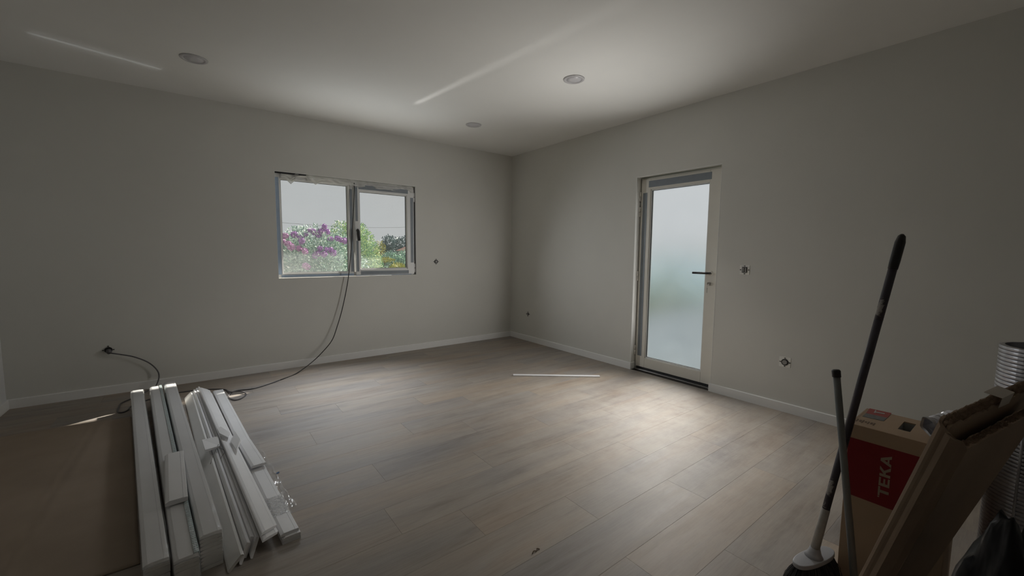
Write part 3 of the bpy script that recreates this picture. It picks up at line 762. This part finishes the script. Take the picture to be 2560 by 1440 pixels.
for i in range(1500):
    t_ = random.random() * 2 * math.pi; rr_ = math.sqrt(random.random())
    u_, w_ = math.cos(t_) * rr_, math.sin(t_) * rr_
    p_ = hc + hl * (HLN * .93 * u_) + hw * (HWD * .9 * w_) - hn * .014
    q_ = p_ + hl * (.045 * u_ + random.uniform(-.012, .012)) + hw * (.035 * w_ + random.uniform(-.010, .010)); q_.z = max(.003, random.uniform(.003, .016))
    mid = p_.lerp(q_, .5) + hl * (.012 * u_) + hw * (.010 * w_)
    e_ = Vector((random.uniform(-1, 1), random.uniform(-1, 1), 0)).normalized() * .0012
    m_.add([p_ - e_, p_ + e_, mid + e_, mid - e_, q_ + e_ * .6, q_ - e_ * .6], [(0, 1, 2, 3), (3, 2, 4, 5)])
bo = m_.build('bristles', 'bristle_dark', br); bo['kind'] = 'stuff'

# ================================================================== grey pole
pT = hd(2090, 924, 1.86); pB = fl(2143, 1532, 0)
pu = (pT - pB).normalized(); pL = (pT - pB).length
po = thing('metal_pole', pB, 'thin grey pole with a black end cap crossing in front of the broom handle', 'pole')
MB().tube([pB, pB + pu * (pL - .022)], .0112, 16).build('tube', 'pole_grey', po, smooth=True)
MB().tube([pB + pu * (pL - .026), pT - pu * .004, pT], [.0135, .0135, .010], 16).build('end_cap', 'plastic_black', po, smooth=True)

# ================================================================== printed carton
BX, BZ = -1.775, .632
cor = wb(2123, 1057, BX); BY1 = cor.y; BZ = cor.z; BY0 = BY1 - .275; BXB = BX + .25
simple('print_red', (.22, .014, .018), .55, var=.05, spec=.3)
simple('print_tan', (.36, .29, .215), .6, var=.05)
simple('print_brown', (.17, .11, .075), .7, var=.3, scale=60)
simple('sticker_red', (.34, .045, .04), .4, var=.05)
simple('sticker_grey', (.16, .165, .17), .45, var=.3, scale=50)
simple('foam_white', (.45, .46, .45), .7)
bx = thing('printed_carton', ((BX + BXB) / 2, (BY0 + BY1) / 2, 0), 'tall brown carton with a red panel lettered TEKA, behind the poles', 'carton')
T_ = .005
MB().box(BX, BX + T_, BY0, BY1, 0, BZ).build('front_panel', 'cardboard_box', bx, bevel=.0015)
MB().box(BXB - T_, BXB, BY0, BY1, 0, BZ).build('back_panel', 'cardboard_box', bx, bevel=.0015)
MB().box(BX + T_, BXB - T_, BY1 - T_, BY1, 0, BZ).build('side_panel', 'cardboard_box', bx)
MB().box(BX + T_, BXB - T_, BY0, BY0 + T_, 0, BZ).build('side_panel', 'cardboard_box', bx)
s0 = fl(2246, 1075, BZ); s1 = fl(2289, 1060, BZ)
SX0, SX1, SY0, SY1 = min(s0.x, s1.x) + .012, max(s0.x, s1.x), s1.y - .002, s0.y + .004
m_ = MB()
m_.box(BX + T_, SX0, BY0 + T_, BY1 - T_, BZ - T_, BZ - .0004); m_.box(SX1, BXB - T_, BY0 + T_, BY1 - T_, BZ - T_, BZ - .0004)
m_.box(SX0, SX1, BY0 + T_, SY0, BZ - T_, BZ - .0004); m_.box(SX0, SX1, SY1, BY1 - T_, BZ - T_, BZ - .0004)
m_.build('top_flap', 'cardboard_box', bx)
MB().box(SX0 - .01, SX1 + .01, SY0 - .012, SY1 + .012, BZ - .085, BZ - .075).build('slot_shade_and_packing', 'gasket_black', bx)  # black sheet put in for the shade down inside the slot
MB().box(SX0 - .01, SX1 + .01, SY1 + .001, SY1 + .012, BZ - .075, BZ - .006).build('slot_shade_and_packing', 'foam_white', bx)
MB().box(SX1 + .001, SX1 + .01, SY0, SY1, BZ - .075, BZ - .006).build('slot_shade_and_packing', 'foam_white', bx)
MB().tube(catmull([(SX0 - .005, SY0, BZ - .05), ((SX0 + SX1) / 2, (SY0 + SY1) / 2, BZ - .03), (SX1, SY0 + .004, BZ - .045)], 6), .004, 8).build('inner_cord', 'plastic_black', bx, smooth=True)
rz1 = wb(2124, 1092, BX).z; rz0 = wb(2127, 1236, BX).z
MB().box(BX - .0012, BX - .0002, BY0 + .002, BY1 - .002, rz0, rz1).build('red_print', 'print_red', bx)
# lettering, reading upwards; s along +z, h towards the left of the view (+y)
def glyph(polys, s_off):
    out = []
    for poly in polys: out.append([(s_off + x, y) for x, y in poly])
    return out
w_ = .17
T = [[(0, .82), (.62, .82), (.62, 1), (0, 1)], [(.22, 0), (.40, 0), (.40, .82), (.22, .82)]]
E_ = [[(0, 0), (.18, 0), (.18, 1), (0, 1)], [(.18, .82), (.56, .82), (.56, 1), (.18, 1)], [(.18, .41), (.50, .41), (.50, .58), (.18, .58)], [(.18, 0), (.56, 0), (.56, .18), (.18, .18)]]
K = [[(0, 0), (.18, 0), (.18, 1), (0, 1)], [(.18, .42), (.30, .42), (.66, 1), (.44, 1), (.18, .60)], [(.30, .42), (.40, .58), (.70, 0), (.47, 0)]]
A = [[(0, 0), (.19, 0), (.46, 1), (.28, 1)], [(.55, 0), (.74, 0), (.46, 1), (.28, 1)], [(.16, .20), (.58, .20), (.54, .36), (.20, .36)]]
tick = [[(-.12, .84), (-.04, .84), (-.04, 1.0), (-.12, 1.0)]]
pA0 = wb(2201, 1247, BX); pA1 = wb(2233, 1138, BX)
t0 = wb(2196, 1240, BX); hgt = abs(wb(2199, 1225, BX).y - wb(2226, 1233, BX).y)
sz0 = wb(2212, 1243, BX).z; sz1 = wb(2224, 1140, BX).z; base_y = wb(2226, 1190, BX).y
tot = .62 + .06 + .56 + .08 + .70 + .02 + .74
ks = (sz1 - sz0) / tot; kh = hgt
let = []
so = 0
for g, wd in ((T, .62 + .06), (E_, .56 + .08), (K, .70 + .02), (A, .74)):
    let.append(glyph(g, so)); so += wd
let[0] += tick
for polys in let:
    m_ = MB()
    for pi, poly in enumerate(polys):
        n = len(poly)
        vs = [Vector((x_, base_y + h_ * kh, sz0 + s_ * ks)) for x_ in (BX - .0020 - .00012 * pi, BX - .0012) for s_, h_ in poly]
        m_.add(vs, [tuple(range(n)), tuple(range(n, 2 * n))] + [(i, (i + 1) % n, n + (i + 1) % n, n + i) for i in range(n)])
    m_.build('letter', 'print_tan', bx)
# sticker on top: red half with a white T, grey printed half
q0, q1 = fl(2172, 1022, BZ), fl(2212, 1052, BZ)
c_ = [fl(*p_, BZ) for p_ in ((2174, 1021), (2229, 1033), (2218, 1045), (2165, 1033))]
def flat(pts, z, th=.0006):
    n = len(pts); pts = [Vector((p_.x, p_.y, z)) for p_ in pts]
    return MB().add(pts + [p_ + Vector((0, 0, th)) for p_ in pts], [tuple(range(n)), tuple(range(n, 2 * n))] + [(i, (i + 1) % n, n + (i + 1) % n, n + i) for i in range(n)])
flat(c_, BZ).build('sticker', 'sticker_red', bx)
flat([c_[3], c_[2], fl(2209, 1053, BZ), fl(2156, 1041, BZ)], BZ).build('sticker', 'sticker_grey', bx)
flat([fl(*p_, BZ) for p_ in ((2188, 1026), (2191, 1026), (2189, 1033), (2184, 1033))], BZ + .0008).build('sticker_letter', 'foam_white', bx)
flat([fl(*p_, BZ) for p_ in ((2190, 1030), (2212, 1034), (2211, 1036), (2189, 1032))], BZ + .0008).build('sticker_letter', 'foam_white', bx)
for i in range(7):
    a0 = fl(2142 + i * 7, 1049 + i * 1.7, BZ); ln_ = (.045, .03, .05, .02, .038, .03, .042)[i]
    MB().box(a0.x - ln_ * .5, a0.x + ln_ * .3, a0.y - .004 - .002 * (i % 2), a0.y, BZ, BZ + .00025).build('faded_print', 'print_brown', bx)

# ================================================================== flexible aluminium duct, upright behind the cardboard
a = N('aluminium_foil')
t = a.noise(9, 4, mapscale=(1, 1, .35)); r = a.ramp(t.outputs['Fac'], [(.35, (.42, .42, .45)), (.65, (.72, .72, .76))]); a.l(r.outputs['Color'], a.p.inputs['Base Color'])
a.set(Metallic=.8, Roughness=.34); a.bump(t.outputs['Fac'], .25, .01)
dc = Vector((-1.585, -4.905, 0)); DR = .118; DH = hd(2525, 868, 2.05).z
du = thing('aluminium_duct', dc, 'upright ribbed silver flexible duct at right edge behind the cardboard', 'duct')
prof = []; nr = int(DH / .0125)
for i in range(nr):
    z_ = DH * i / nr; k_ = DH / nr
    prof += [(DR - .0035, z_), (DR + .0005, z_ + k_ * .18), (DR + .001, z_ + k_ * .5), (DR, z_ + k_ * .85)]
prof += [(DR - .004, DH - .0005), (DR - .012, DH), (DR - .012, .002)]
m_ = MB(); m_.lathe(prof, dc, n=56, closed=True)
for v in m_.v:
    an = math.atan2(v.y - dc.y, v.x - dc.x); k_ = 1 + .012 * noise.noise(Vector((math.cos(an) * 3, math.sin(an) * 3, v.z * 4)))
    v.x = dc.x + (v.x - dc.x) * k_; v.y = dc.y + (v.y - dc.y) * k_
m_.build('ribbed_wall', 'aluminium_foil', du)
for an in (2.75, 3.55):
    pts = [dc + Vector((math.cos(an) * (DR + .0015), math.sin(an) * (DR + .0015), z_)) for z_ in (.0, DH * .3, DH * .6, DH - .01)]
    MB().tube(pts, .0035, 6).build('crease', 'aluminium_foil', du, smooth=True)
# short crumpled duct piece lying on the carton
sdp = hd(2338, 1062, 2.02); sd0 = Vector((BX + .08, BY1 - .215, BZ + .045)); 
ax = Vector((.55, -.45, .22)).normalized()
m_ = MB(); pr = []
for i in range(10): pr += [(.034 + .003 * (i % 2), .0105 * i)]
pr += [(.030, .0945), (.030, .004)]
m_.lathe(pr, sd0 - ax * .02, ax, n=32, closed=True)
for v in m_.v: v += Vector((noise.noise(v * 30), noise.noise(v * 30 + Vector((5, 0, 0))), noise.noise(v * 30 + Vector((0, 5, 0))))) * .009
lo = min(v.z for v in m_.v)
for v in m_.v: v.z += BZ + .0008 - lo
o = m_.build('duct_offcut', 'aluminium_foil'); tag(o, 'short crumpled silver duct end lying on top of the carton', 'duct')

# ================================================================== folded corrugated cardboard leaning in the foreground
TL = hd(2345, 1045, 1.45); B0 = fl(2060, 1600, .002)
e1 = (TL - B0); CL = e1.length; e1.normalize()
e2 = Vector((1, -.25, 0)); e2 = (e2 - e1 * e2.dot(e1)).normalized()
e3 = e2.cross(e1).normalized()
if e3.y > 0: e3 = -e3            # e3: from the left panel towards the right panel
simple('kraft', (.34, .25, .18), .55, var=.10, scale=4, spec=.35)
simple('kraft_core', (.30, .22, .16), .9, var=.3, scale=90, spec=.1)
simple('tape_pale', (.55, .5, .45), .35)
cf = thing('folded_cardboard', B0, 'big folded corrugated cardboard leaning in the right foreground', 'cardboard')
def slab_uv(name, u0, u1, topfn, w0, w1, mat, dep_top, nu=14, nv=10, wob=.0, farfn=None):
    """u along e2 (depth), v along e1 (up), w along e3 (thickness)"""
    m_ = MB()
    def P_(u, v, w): 
        return B0 + e2 * u + e1 * v + e3 * w
    for w in (w0, w1):
        def fn(a_, b_):
            u = u0 + (u1 - u0) * a_ ; top = topfn(a_)
            v = top * b_; 
            if farfn: u = u0 + (farfn(b_) - u0) * a_
            p = P_(u, v, w + wob * noise.noise(Vector((u * 6, v * 3, 2))))
            p.z = max(p.z, .002); return p
        m_.grid(fn, nu, nv)
    n1 = (nu + 1) * (nv + 1)
    def ring():
        idx = [i for i in range(nu + 1)] + [(j + 1) * (nu + 1) - 1 for j in range(1, nv + 1)] + [nv * (nu + 1) + i for i in range(nu - 1, -1, -1)] + [j * (nu + 1) for j in range(nv - 1, 0, -1)]
        return idx
    rg = ring()
    for k in range(len(rg)):
        a_, b_ = rg[k], rg[(k + 1) % len(rg)]; m_.f.append((a_, b_, n1 + b_, n1 + a_))
    return m_.build(name, mat, cf, smooth=False)
W_ = .062       # distance between the outer faces
tear = lambda s_, am: am * noise.noise(Vector((s_ * 22, s_ * 3, 5)))
# left panel: three corrugated layers with torn upper edges
for i in range(3):
    slab_uv('corrugated_layer', .012, .46, lambda a_, i=i: CL - .006 * i + .012 * a_ + tear(a_ + i * .37, .010), .0 + i * .0085, .0065 + i * .0085, 'kraft', 0, nu=40, nv=12, farfn=lambda b_: .26 + .22 * b_, wob=.002)
# rounded fold that joins both panels
fp = [(.014, .0), (.004, .003), (.0, .010), (.0, .016), (.0005, .022), (.0015, .028), (.004, .034), (.0075, .040), (.012, .046), (.0175, .0515), (.0235, .0565), (.030, W_)]
ip = [(.014, .006), (.009, .009), (.007, .013), (.007, .016), (.0075, .021), (.0085, .026), (.0105, .031), (.0135, .0355), (.0175, .040), (.0225, .0455), (.027, .051), (.030, W_ - .006)]
m_ = MB(); nv = 24; loop = fp + ip[::-1]
for j in range(nv + 1):
    v_ = j / nv
    for k, (u_, w__) in enumerate(loop):
        top = CL - (.006 + .048 * (w__ / W_) + .008 * noise.noise(Vector((w__ * 90, 3, k * .1)))) 
        cr_ = .003 * math.exp(-((w__ - .022) / .006) ** 2) - .003 * math.exp(-((w__ - .034) / .005) ** 2)
        p_ = B0 + e2 * (u_ + cr_ + .002 * noise.noise(Vector((v_ * 7, w__ * 30, 1)))) + e1 * (top * v_) + e3 * w__
        p_.z = max(p_.z, .002); m_.v.append(p_)
n = len(loop)
m_.f += [(j * n + k, j * n + (k + 1) % n, (j + 1) * n + (k + 1) % n, (j + 1) * n + k) for j in range(nv) for k in range(n)]
m_.f += [tuple(range(n)), tuple(range(nv * n, (nv + 1) * n))]
m_.build('fold', 'kraft', cf, smooth=False)
for i in range(3):
    slab_uv('corrugated_layer', .030, .40, lambda a_, i=i: CL - .052 - .004 * i + .02 * a_ + tear(a_ + i * .31 + 2, .010), W_ - .0065 - i * .0085, W_ - i * .0085, 'kraft', 0, nu=30, nv=12, farfn=lambda b_: .24 + .18 * b_, wob=.002)
# fluted torn tops: a wavy ribbon between the liners of every layer
def flutes(w0, u0, u1, topfn, nm):
    m_ = MB(); k = int((u1 - u0) / .0035)
    for i in range(k):
        ua = u0 + (u1 - u0) * i / k; ub = ua + .0016; tp = topfn((ua - u0) / (u1 - u0)) + random.uniform(-.002, .005)
        c0 = B0 + e2 * ua + e1 * (tp - .02) + e3 * (w0 - .0022); c1 = B0 + e2 * ub + e1 * (tp - .02) + e3 * (w0 + .0042)
        m_.add([c0, c1, c1 + e1 * .022, c0 + e1 * .024, c0 + e2 * .0004, c1 + e2 * .0004, c1 + e1 * .022 + e2 * .0004, c0 + e1 * .024 + e2 * .0004], [(0, 1, 2, 3), (4, 5, 6, 7), (0, 1, 5, 4), (1, 2, 6, 5), (2, 3, 7, 6), (3, 0, 4, 7)])
    o = m_.build(nm, 'kraft_core', cf); o['kind'] = 'stuff'
for i in range(2): flutes(.0075 + i * .0085, .02, .46, lambda a_, i=i: CL - .004 * i + .012 * a_, 'fluting')
for i in range(2): flutes(W_ - .0075 - i * .0085, .034, .40, lambda a_, i=i: CL - .054 - .004 * i + .02 * a_, 'fluting')
pa = B0 + e2 * .215 + e1 * (CL + .022) + e3 * (-.004)
MB().add([pa, pa + e2 * .07 + e1 * .004, pa + e2 * .075 + e1 * .003 + e3 * .032, pa + e2 * .01 + e3 * .032, pa + e3 * .0335 - e1 * .03 + e2 * .012, pa + e2 * .07 + e3 * .0335 - e1 * .03],
         [(0, 1, 2, 3), (3, 2, 5, 4)]).build('torn_tape', 'tape_pale', cf, solid=.0006)

# ================================================================== black plastic sacks in the corner of the view
a = N('bag_black'); a.set(Base_Color=(.004, .004, .005, 1), Roughness=.38, Specular_IOR_Level=.25)
t = a.noise(9, 3, .5); a.bump(t.outputs['Fac'], .5, .02)
def sack(c, rx, ry, rz, seed, label):
    c = Vector(c); m_ = MB(); nu, nv = 40, 24
    def fn(u, v):
        th = 2 * math.pi * u; ph = math.pi * v
        d = Vector((math.cos(th) * math.sin(ph), math.sin(th) * math.sin(ph), math.cos(ph)))
        k = 1 + .16 * noise.noise(d * 1.8 + Vector((seed, 0, 0))) + .09 * noise.noise(d * 5 + Vector((0, seed, 0))) + .05 * abs(noise.noise(d * 11 + Vector((0, 0, seed))))
        p = c + Vector((d.x * rx, d.y * ry, d.z * rz)) * k
        p.z = max(p.z, .004); return p
    m_.grid(fn, nu, nv)
    o = m_.build('plastic_sack', 'bag_black', smooth=True); return tag(o, label, 'plastic sack')
c0 = hd(2520, 1500, 1.28); zt = hd(2480, 1285, 1.30).z
sack((c0.x, c0.y, zt * .48), .12, .085, zt * .50, 1.3, 'crumpled black plastic sack at the bottom right corner')
c1 = hd(2600, 1420, 1.52); zt1 = hd(2550, 1275, 1.5).z
sack((c1.x, c1.y - .02, zt1 * .48), .10, .075, zt1 * .50, 6.1, 'rounded black plastic sack behind the crumpled one, at right edge')
# ================================================================== garden seen through the window
def leaf_mat(name, stops, rough=.5):
    a = N(name); g = a.n('ShaderNodeNewGeometry'); r = a.ramp(g.outputs['Random Per Island'], stops)
    a.l(r.outputs['Color'], a.p.inputs['Base Color']); a.set(Roughness=rough); a.p.inputs['Specular IOR Level'].default_value = .3
    return a.m
leaf_mat('leaf_rhododendron', [(0, (0.164, 0.243, 0.227)), (.5, (0.326, 0.473, 0.397)), (.85, (0.717, 0.850, 0.717)), (1, (0.850, 0.850, 0.800))])
leaf_mat('leaf_shrub', [(0, (0.119, 0.237, 0.186)), (.5, (0.344, 0.529, 0.293)), (1, (0.850, 0.850, 0.451))])
leaf_mat('leaf_hedge', [(0, (0.112, 0.206, 0.193)), (.6, (0.315, 0.473, 0.382)), (1, (0.630, 0.787, 0.591))])
leaf_mat('leaf_silver', [(0, (0.311, 0.450, 0.638)), (.6, (0.518, 0.691, 0.800)), (1, (0.760, 0.850, 0.800))])
leaf_mat('leaf_yellow', [(0, (0.208, 0.234, 0.052)), (.5, (0.442, 0.429, 0.078)), (1, (0.624, 0.546, 0.091))])
leaf_mat('leaf_pine', [(0, (.11, .16, .17)), (.6, (.18, .25, .26)), (1, (.27, .33, .33))])
leaf_mat('petal_purple', [(0, (.34, .15, .42)), (.5, (.48, .24, .57)), (1, (.62, .42, .68))])
leaf_mat('petal_pink', [(0, (.45, .17, .42)), (.5, (.57, .27, .53)), (1, (.66, .45, .62))])
simple('bark', (.06, .045, .035), .9, var=.3, scale=20)
def rdir():
    z = random.uniform(-1, 1); t = random.uniform(0, 2 * math.pi); s_ = math.sqrt(1 - z * z); return Vector((s_ * math.cos(t), s_ * math.sin(t), z))
def leaves(m_, c, rad, count, ln, wd, zmin=-.24, shell=.55, lump=.22, up=.3):
    c = Vector(c)
    for _ in range(count):
        d = rdir(); k = (1 - shell * random.random() ** 1.6) * (1 + lump * noise.noise(d * 2.6 + c))
        p = c + Vector((d.x * rad[0], d.y * rad[1], d.z * rad[2])) * k
        if p.z < zmin: continue
        a_ = (rdir() + d * .9 + Vector((0, 0, up))).normalized(); b_ = a_.cross(rdir()).normalized(); l_ = ln * random.uniform(.7, 1.25); w_ = wd * random.uniform(.8, 1.2)
        n_ = a_.cross(b_)
        m_.add([p, p + a_ * l_ * .5 + b_ * w_ * .5 + n_ * w_ * .15, p + a_ * l_, p + a_ * l_ * .5 - b_ * w_ * .5 + n_ * w_ * .15], [(0, 1, 2), (0, 2, 3)])
def bush(name, blobs, mat, label, cat, ln, wd, group=None, stems=True):
    c0 = Vector(blobs[0][0]); t_ = thing(name, (c0.x, c0.y, -.25), label, cat, group)
    m_ = MB()
    for c, rad, cnt in blobs: leaves(m_, c, rad, cnt, ln, wd)
    o = m_.build('foliage', mat, t_); o['kind'] = 'stuff'
    if stems:
        for c, rad, cnt in blobs:
            c = Vector(c)
            MB().tube([(c.x, c.y, -.25), (c.x + .03, c.y, (c.z - .25) / 2), (c.x, c.y + .02, c.z)], [.035, .028, .015], 7).build('stem', 'bark', t_, smooth=True)
    return t_
YB = 4.4
rh = bush('rhododendron_bush', [(wa(710, 685, YB), (.68, .55, .80), 7000), (wa(778, 685, YB - .2), (.70, .6, .95), 8500), (wa(842, 685, YB), (.62, .55, .88), 7000), (wa(742, 640, YB + .3), (.34, .3, .58), 2600)],
          'leaf_rhododendron', 'flowering purple rhododendron bush outside the left window pane', 'bush', .062, .024)
# flower heads: one shared mesh for each of the two colours
def head_mesh(mat):
    m_ = MB()
    for _ in range(150):
        d = rdir(); p = d * .058 * random.uniform(.55, 1.0); d = (d + rdir() * .5).normalized(); b_ = d.cross(rdir()).normalized(); c_ = d.cross(b_)
        s_ = .017
        m_.add([p + b_ * s_, p + c_ * s_ + d * .006, p - b_ * s_, p - c_ * s_ + d * .006], [(0, 1, 2), (0, 2, 3)])
    o = m_.build('flower_head', mat, rh); return o
protos = [head_mesh('petal_purple'), head_mesh('petal_pink')]
spots = [(811, 567, 0), (803, 578, 0), (785, 580, 0), (775, 576, 0), (818, 579, 0), (796, 588, 0), (764, 586, 0), (740, 589, 0), (750, 596, 0), (755, 603, 0), (735, 586, 0), (713, 590, 1), (707, 603, 1), (826, 597, 0),
         (843, 596, 0), (852, 600, 0), (862, 602, 0), (800, 621, 0), (816, 624, 0), (827, 627, 0), (833, 633, 0), (794, 634, 0), (810, 636, 0), (788, 640, 0), (762, 628, 1), (728, 617, 1), (748, 621, 1), (764, 665, 1), (768, 668, 1), (720, 610, 1)]
for i, (px, py, k) in enumerate(spots):
    o = protos[k] if i in (0, 11) else protos[k].copy()
    if o is not protos[k]: COL.objects.link(o)
    p = wa(px, py, YB - .72 + random.uniform(-.05, .1) + (.35 if py < 600 else 0))
    place(o, p, rh); s_ = random.uniform(.85, 1.2); o.scale = (s_, s_, s_ * .85); o.rotation_euler = (random.random() * 6, random.random() * 6, 0)
bush('green_shrub', [(wa(896, 690, 5.8), (.58, .55, 1.30), 15000), (wa(864, 640, 6.0), (.58, .5, .82), 7000)], 'leaf_shrub', 'tall rounded green shrub behind the middle of the window', 'bush', .055, .026)
bush('low_hedge', [(wa(975, 675, 10.5), (.75, .5, .66), 5000), (wa(1025, 672, 10.8), (.8, .5, .78), 5000), (wa(1085, 675, 10.6), (.9, .5, .62), 2500)], 'leaf_hedge', 'low grey green hedge in the right window pane', 'hedge', .085, .04)
bush('yellow_conifer', [(wa(942, 655, 8.9), (.14, .14, .50), 700), (wa(951, 622, 8.95), (.16, .16, .24), 400)], 'leaf_yellow', 'narrow yellow green conifer beside the tall green shrub', 'bush', .05, .02)
bush('yellow_flower_bed', [(wa(962, 650, 9.3), (.36, .2, .08), 500), (wa(952, 652, 9.2), (.2, .15, .07), 250)], 'leaf_yellow', 'flat strip of yellow flowers in front of the hedge', 'flowers', .045, .025)
bush('dark_bush', [(wa(962, 694, 8.0), (.40, .3, .36), 1300)], 'leaf_hedge', 'dark bush right under the strip of yellow flowers', 'bush', .06, .03)
bush('yellow_grass_clump', [(wa(994, 672, 7.0), (.22, .2, .14), 500)], 'leaf_yellow', 'spiky yellow clump low in the right window pane', 'grass clump', .11, .014)
for px, py, sx, sz, lab in ((972, 618, 2.6, 3.0, 'distant blue green pine left of its twin on the skyline'), (1002, 618, 3.4, 2.9, 'distant blue green pine right of its twin, above the roof')):
    c_ = wa(px, py - 8, 150 if px < 990 else 158)
    t_ = thing('pine_tree', (c_.x, c_.y, -.25), lab, 'tree', 'distant pines')
    m_ = MB(); leaves(m_, c_, (sx, 2, sz), 500, .9, .5, lump=.5); leaves(m_, c_ + Vector((-sx * .6, 0, -2.5)), (sx, 2, 2), 350, .9, .5, lump=.5)
    o = m_.build('crown', 'leaf_pine', t_); o['kind'] = 'stuff'
    MB().tube([(c_.x, c_.y, -.25), (c_.x, c_.y, c_.z)], [.3, .15], 7).build('trunk', 'bark', t_)
tl_ = thing('tree_line', wa(985, 640, 172) * 1.0, 'low blue green line of distant woods on the skyline', 'trees'); 
m_ = MB()
for i in range(14): leaves(m_, wa(935 + i * 12, 630, 172), (3.2, 2, 1.9 + random.random()), 160, 1.0, .6, lump=.4)
o = m_.build('foliage', 'leaf_pine', tl_); o['kind'] = 'stuff'
# house with a hipped tile roof
simple('roof_tile', (.34, .17, .13), .8, var=.12, scale=2); simple('house_wall', (.5, .49, .46), .8)
hc_ = wa(1068, 640, 60); ez = wa(1020, 627, 60).z; rz_ = wa(1020, 606, 60).z
ho = thing('house', (hc_.x, hc_.y, -.25), 'pale distant house with a red hipped roof at the pane edge', 'house')
MB().box(hc_.x - 3.9, hc_.x + 3.9, hc_.y - 3, hc_.y + 3, -.25, ez).build('wall', 'house_wall', ho)
x_, y_ = hc_.x, hc_.y
MB().add([(x_ - 4.3, y_ - 3.4, ez), (x_ + 4.3, y_ - 3.4, ez), (x_ + 4.3, y_ + 3.4, ez), (x_ - 4.3, y_ + 3.4, ez), (x_ - 2.2, y_, rz_), (x_ + 2.2, y_, rz_)],
         [(0, 1, 5, 4), (1, 2, 5), (2, 3, 4, 5), (3, 0, 4), (3, 2, 1, 0)]).build('roof', 'roof_tile', ho)
ow = MB().tube(catmull([wa(640, 552, 15), wa(780, 562, 15), wa(865, 567, 15), wa(960, 569, 15.4), wa(1080, 566, 16)], 6), .006, 6).build('overhead_wire', 'pole_grey'); tag(ow, 'thin overhead wire crossing the sky outside the window', 'wire')
# hedge beyond the frosted door
bush('garden_hedge', [((7.5, .2, .45), (1.0, 1.3, .75), 1500), ((7.6, 2.2, .45), (1.0, 1.3, .85), 1500), ((7.4, -2.2, .4), (1.0, 1.4, .7), 1200), ((7.6, 4.2, .45), (1.0, 1.3, .8), 1200)], 'leaf_silver', 'blurred hedge behind the frosted door pane', 'hedge', .11, .05)
# ================================================================== ground outside and unseen roof overhang
simple('grass', (.040, .055, .028), .95, var=.3, scale=2, spec=0)
simple('paving', (.30, .29, .27), .8, var=.08, scale=2, spec=.1)
simple('gravel_blue', (.075, .092, .105), .9, var=.15, scale=3, spec=0)
simple('eave_white', (.7, .7, .68), .7)
struct(MB().box(-60, 120, -40, 200, -.42, -.25).build('ground_garden', 'grass'), 'garden lawn outside')
struct(MB().box(-6, 2.2, .30, 2.2, -.25, -.12).build('bounce_paving', 'paving'), 'unseen pale paving that bounces sun in at the window')  # out of view, added pale to bounce sun up at the ceiling
struct(MB().box(.26, 6.2, -9, .29, -.25, -.02).build('ground_terrace', 'gravel_blue'), 'grey terrace outside the door')
struct(MB().box(-7, 1.7, .26, 1.035, 2.75, 2.95).build('sun_cut_eave', 'eave_white'), 'unseen white roof overhang that trims the sun at the window')  # out of view, depth set to cut the sun to a thin floor strip
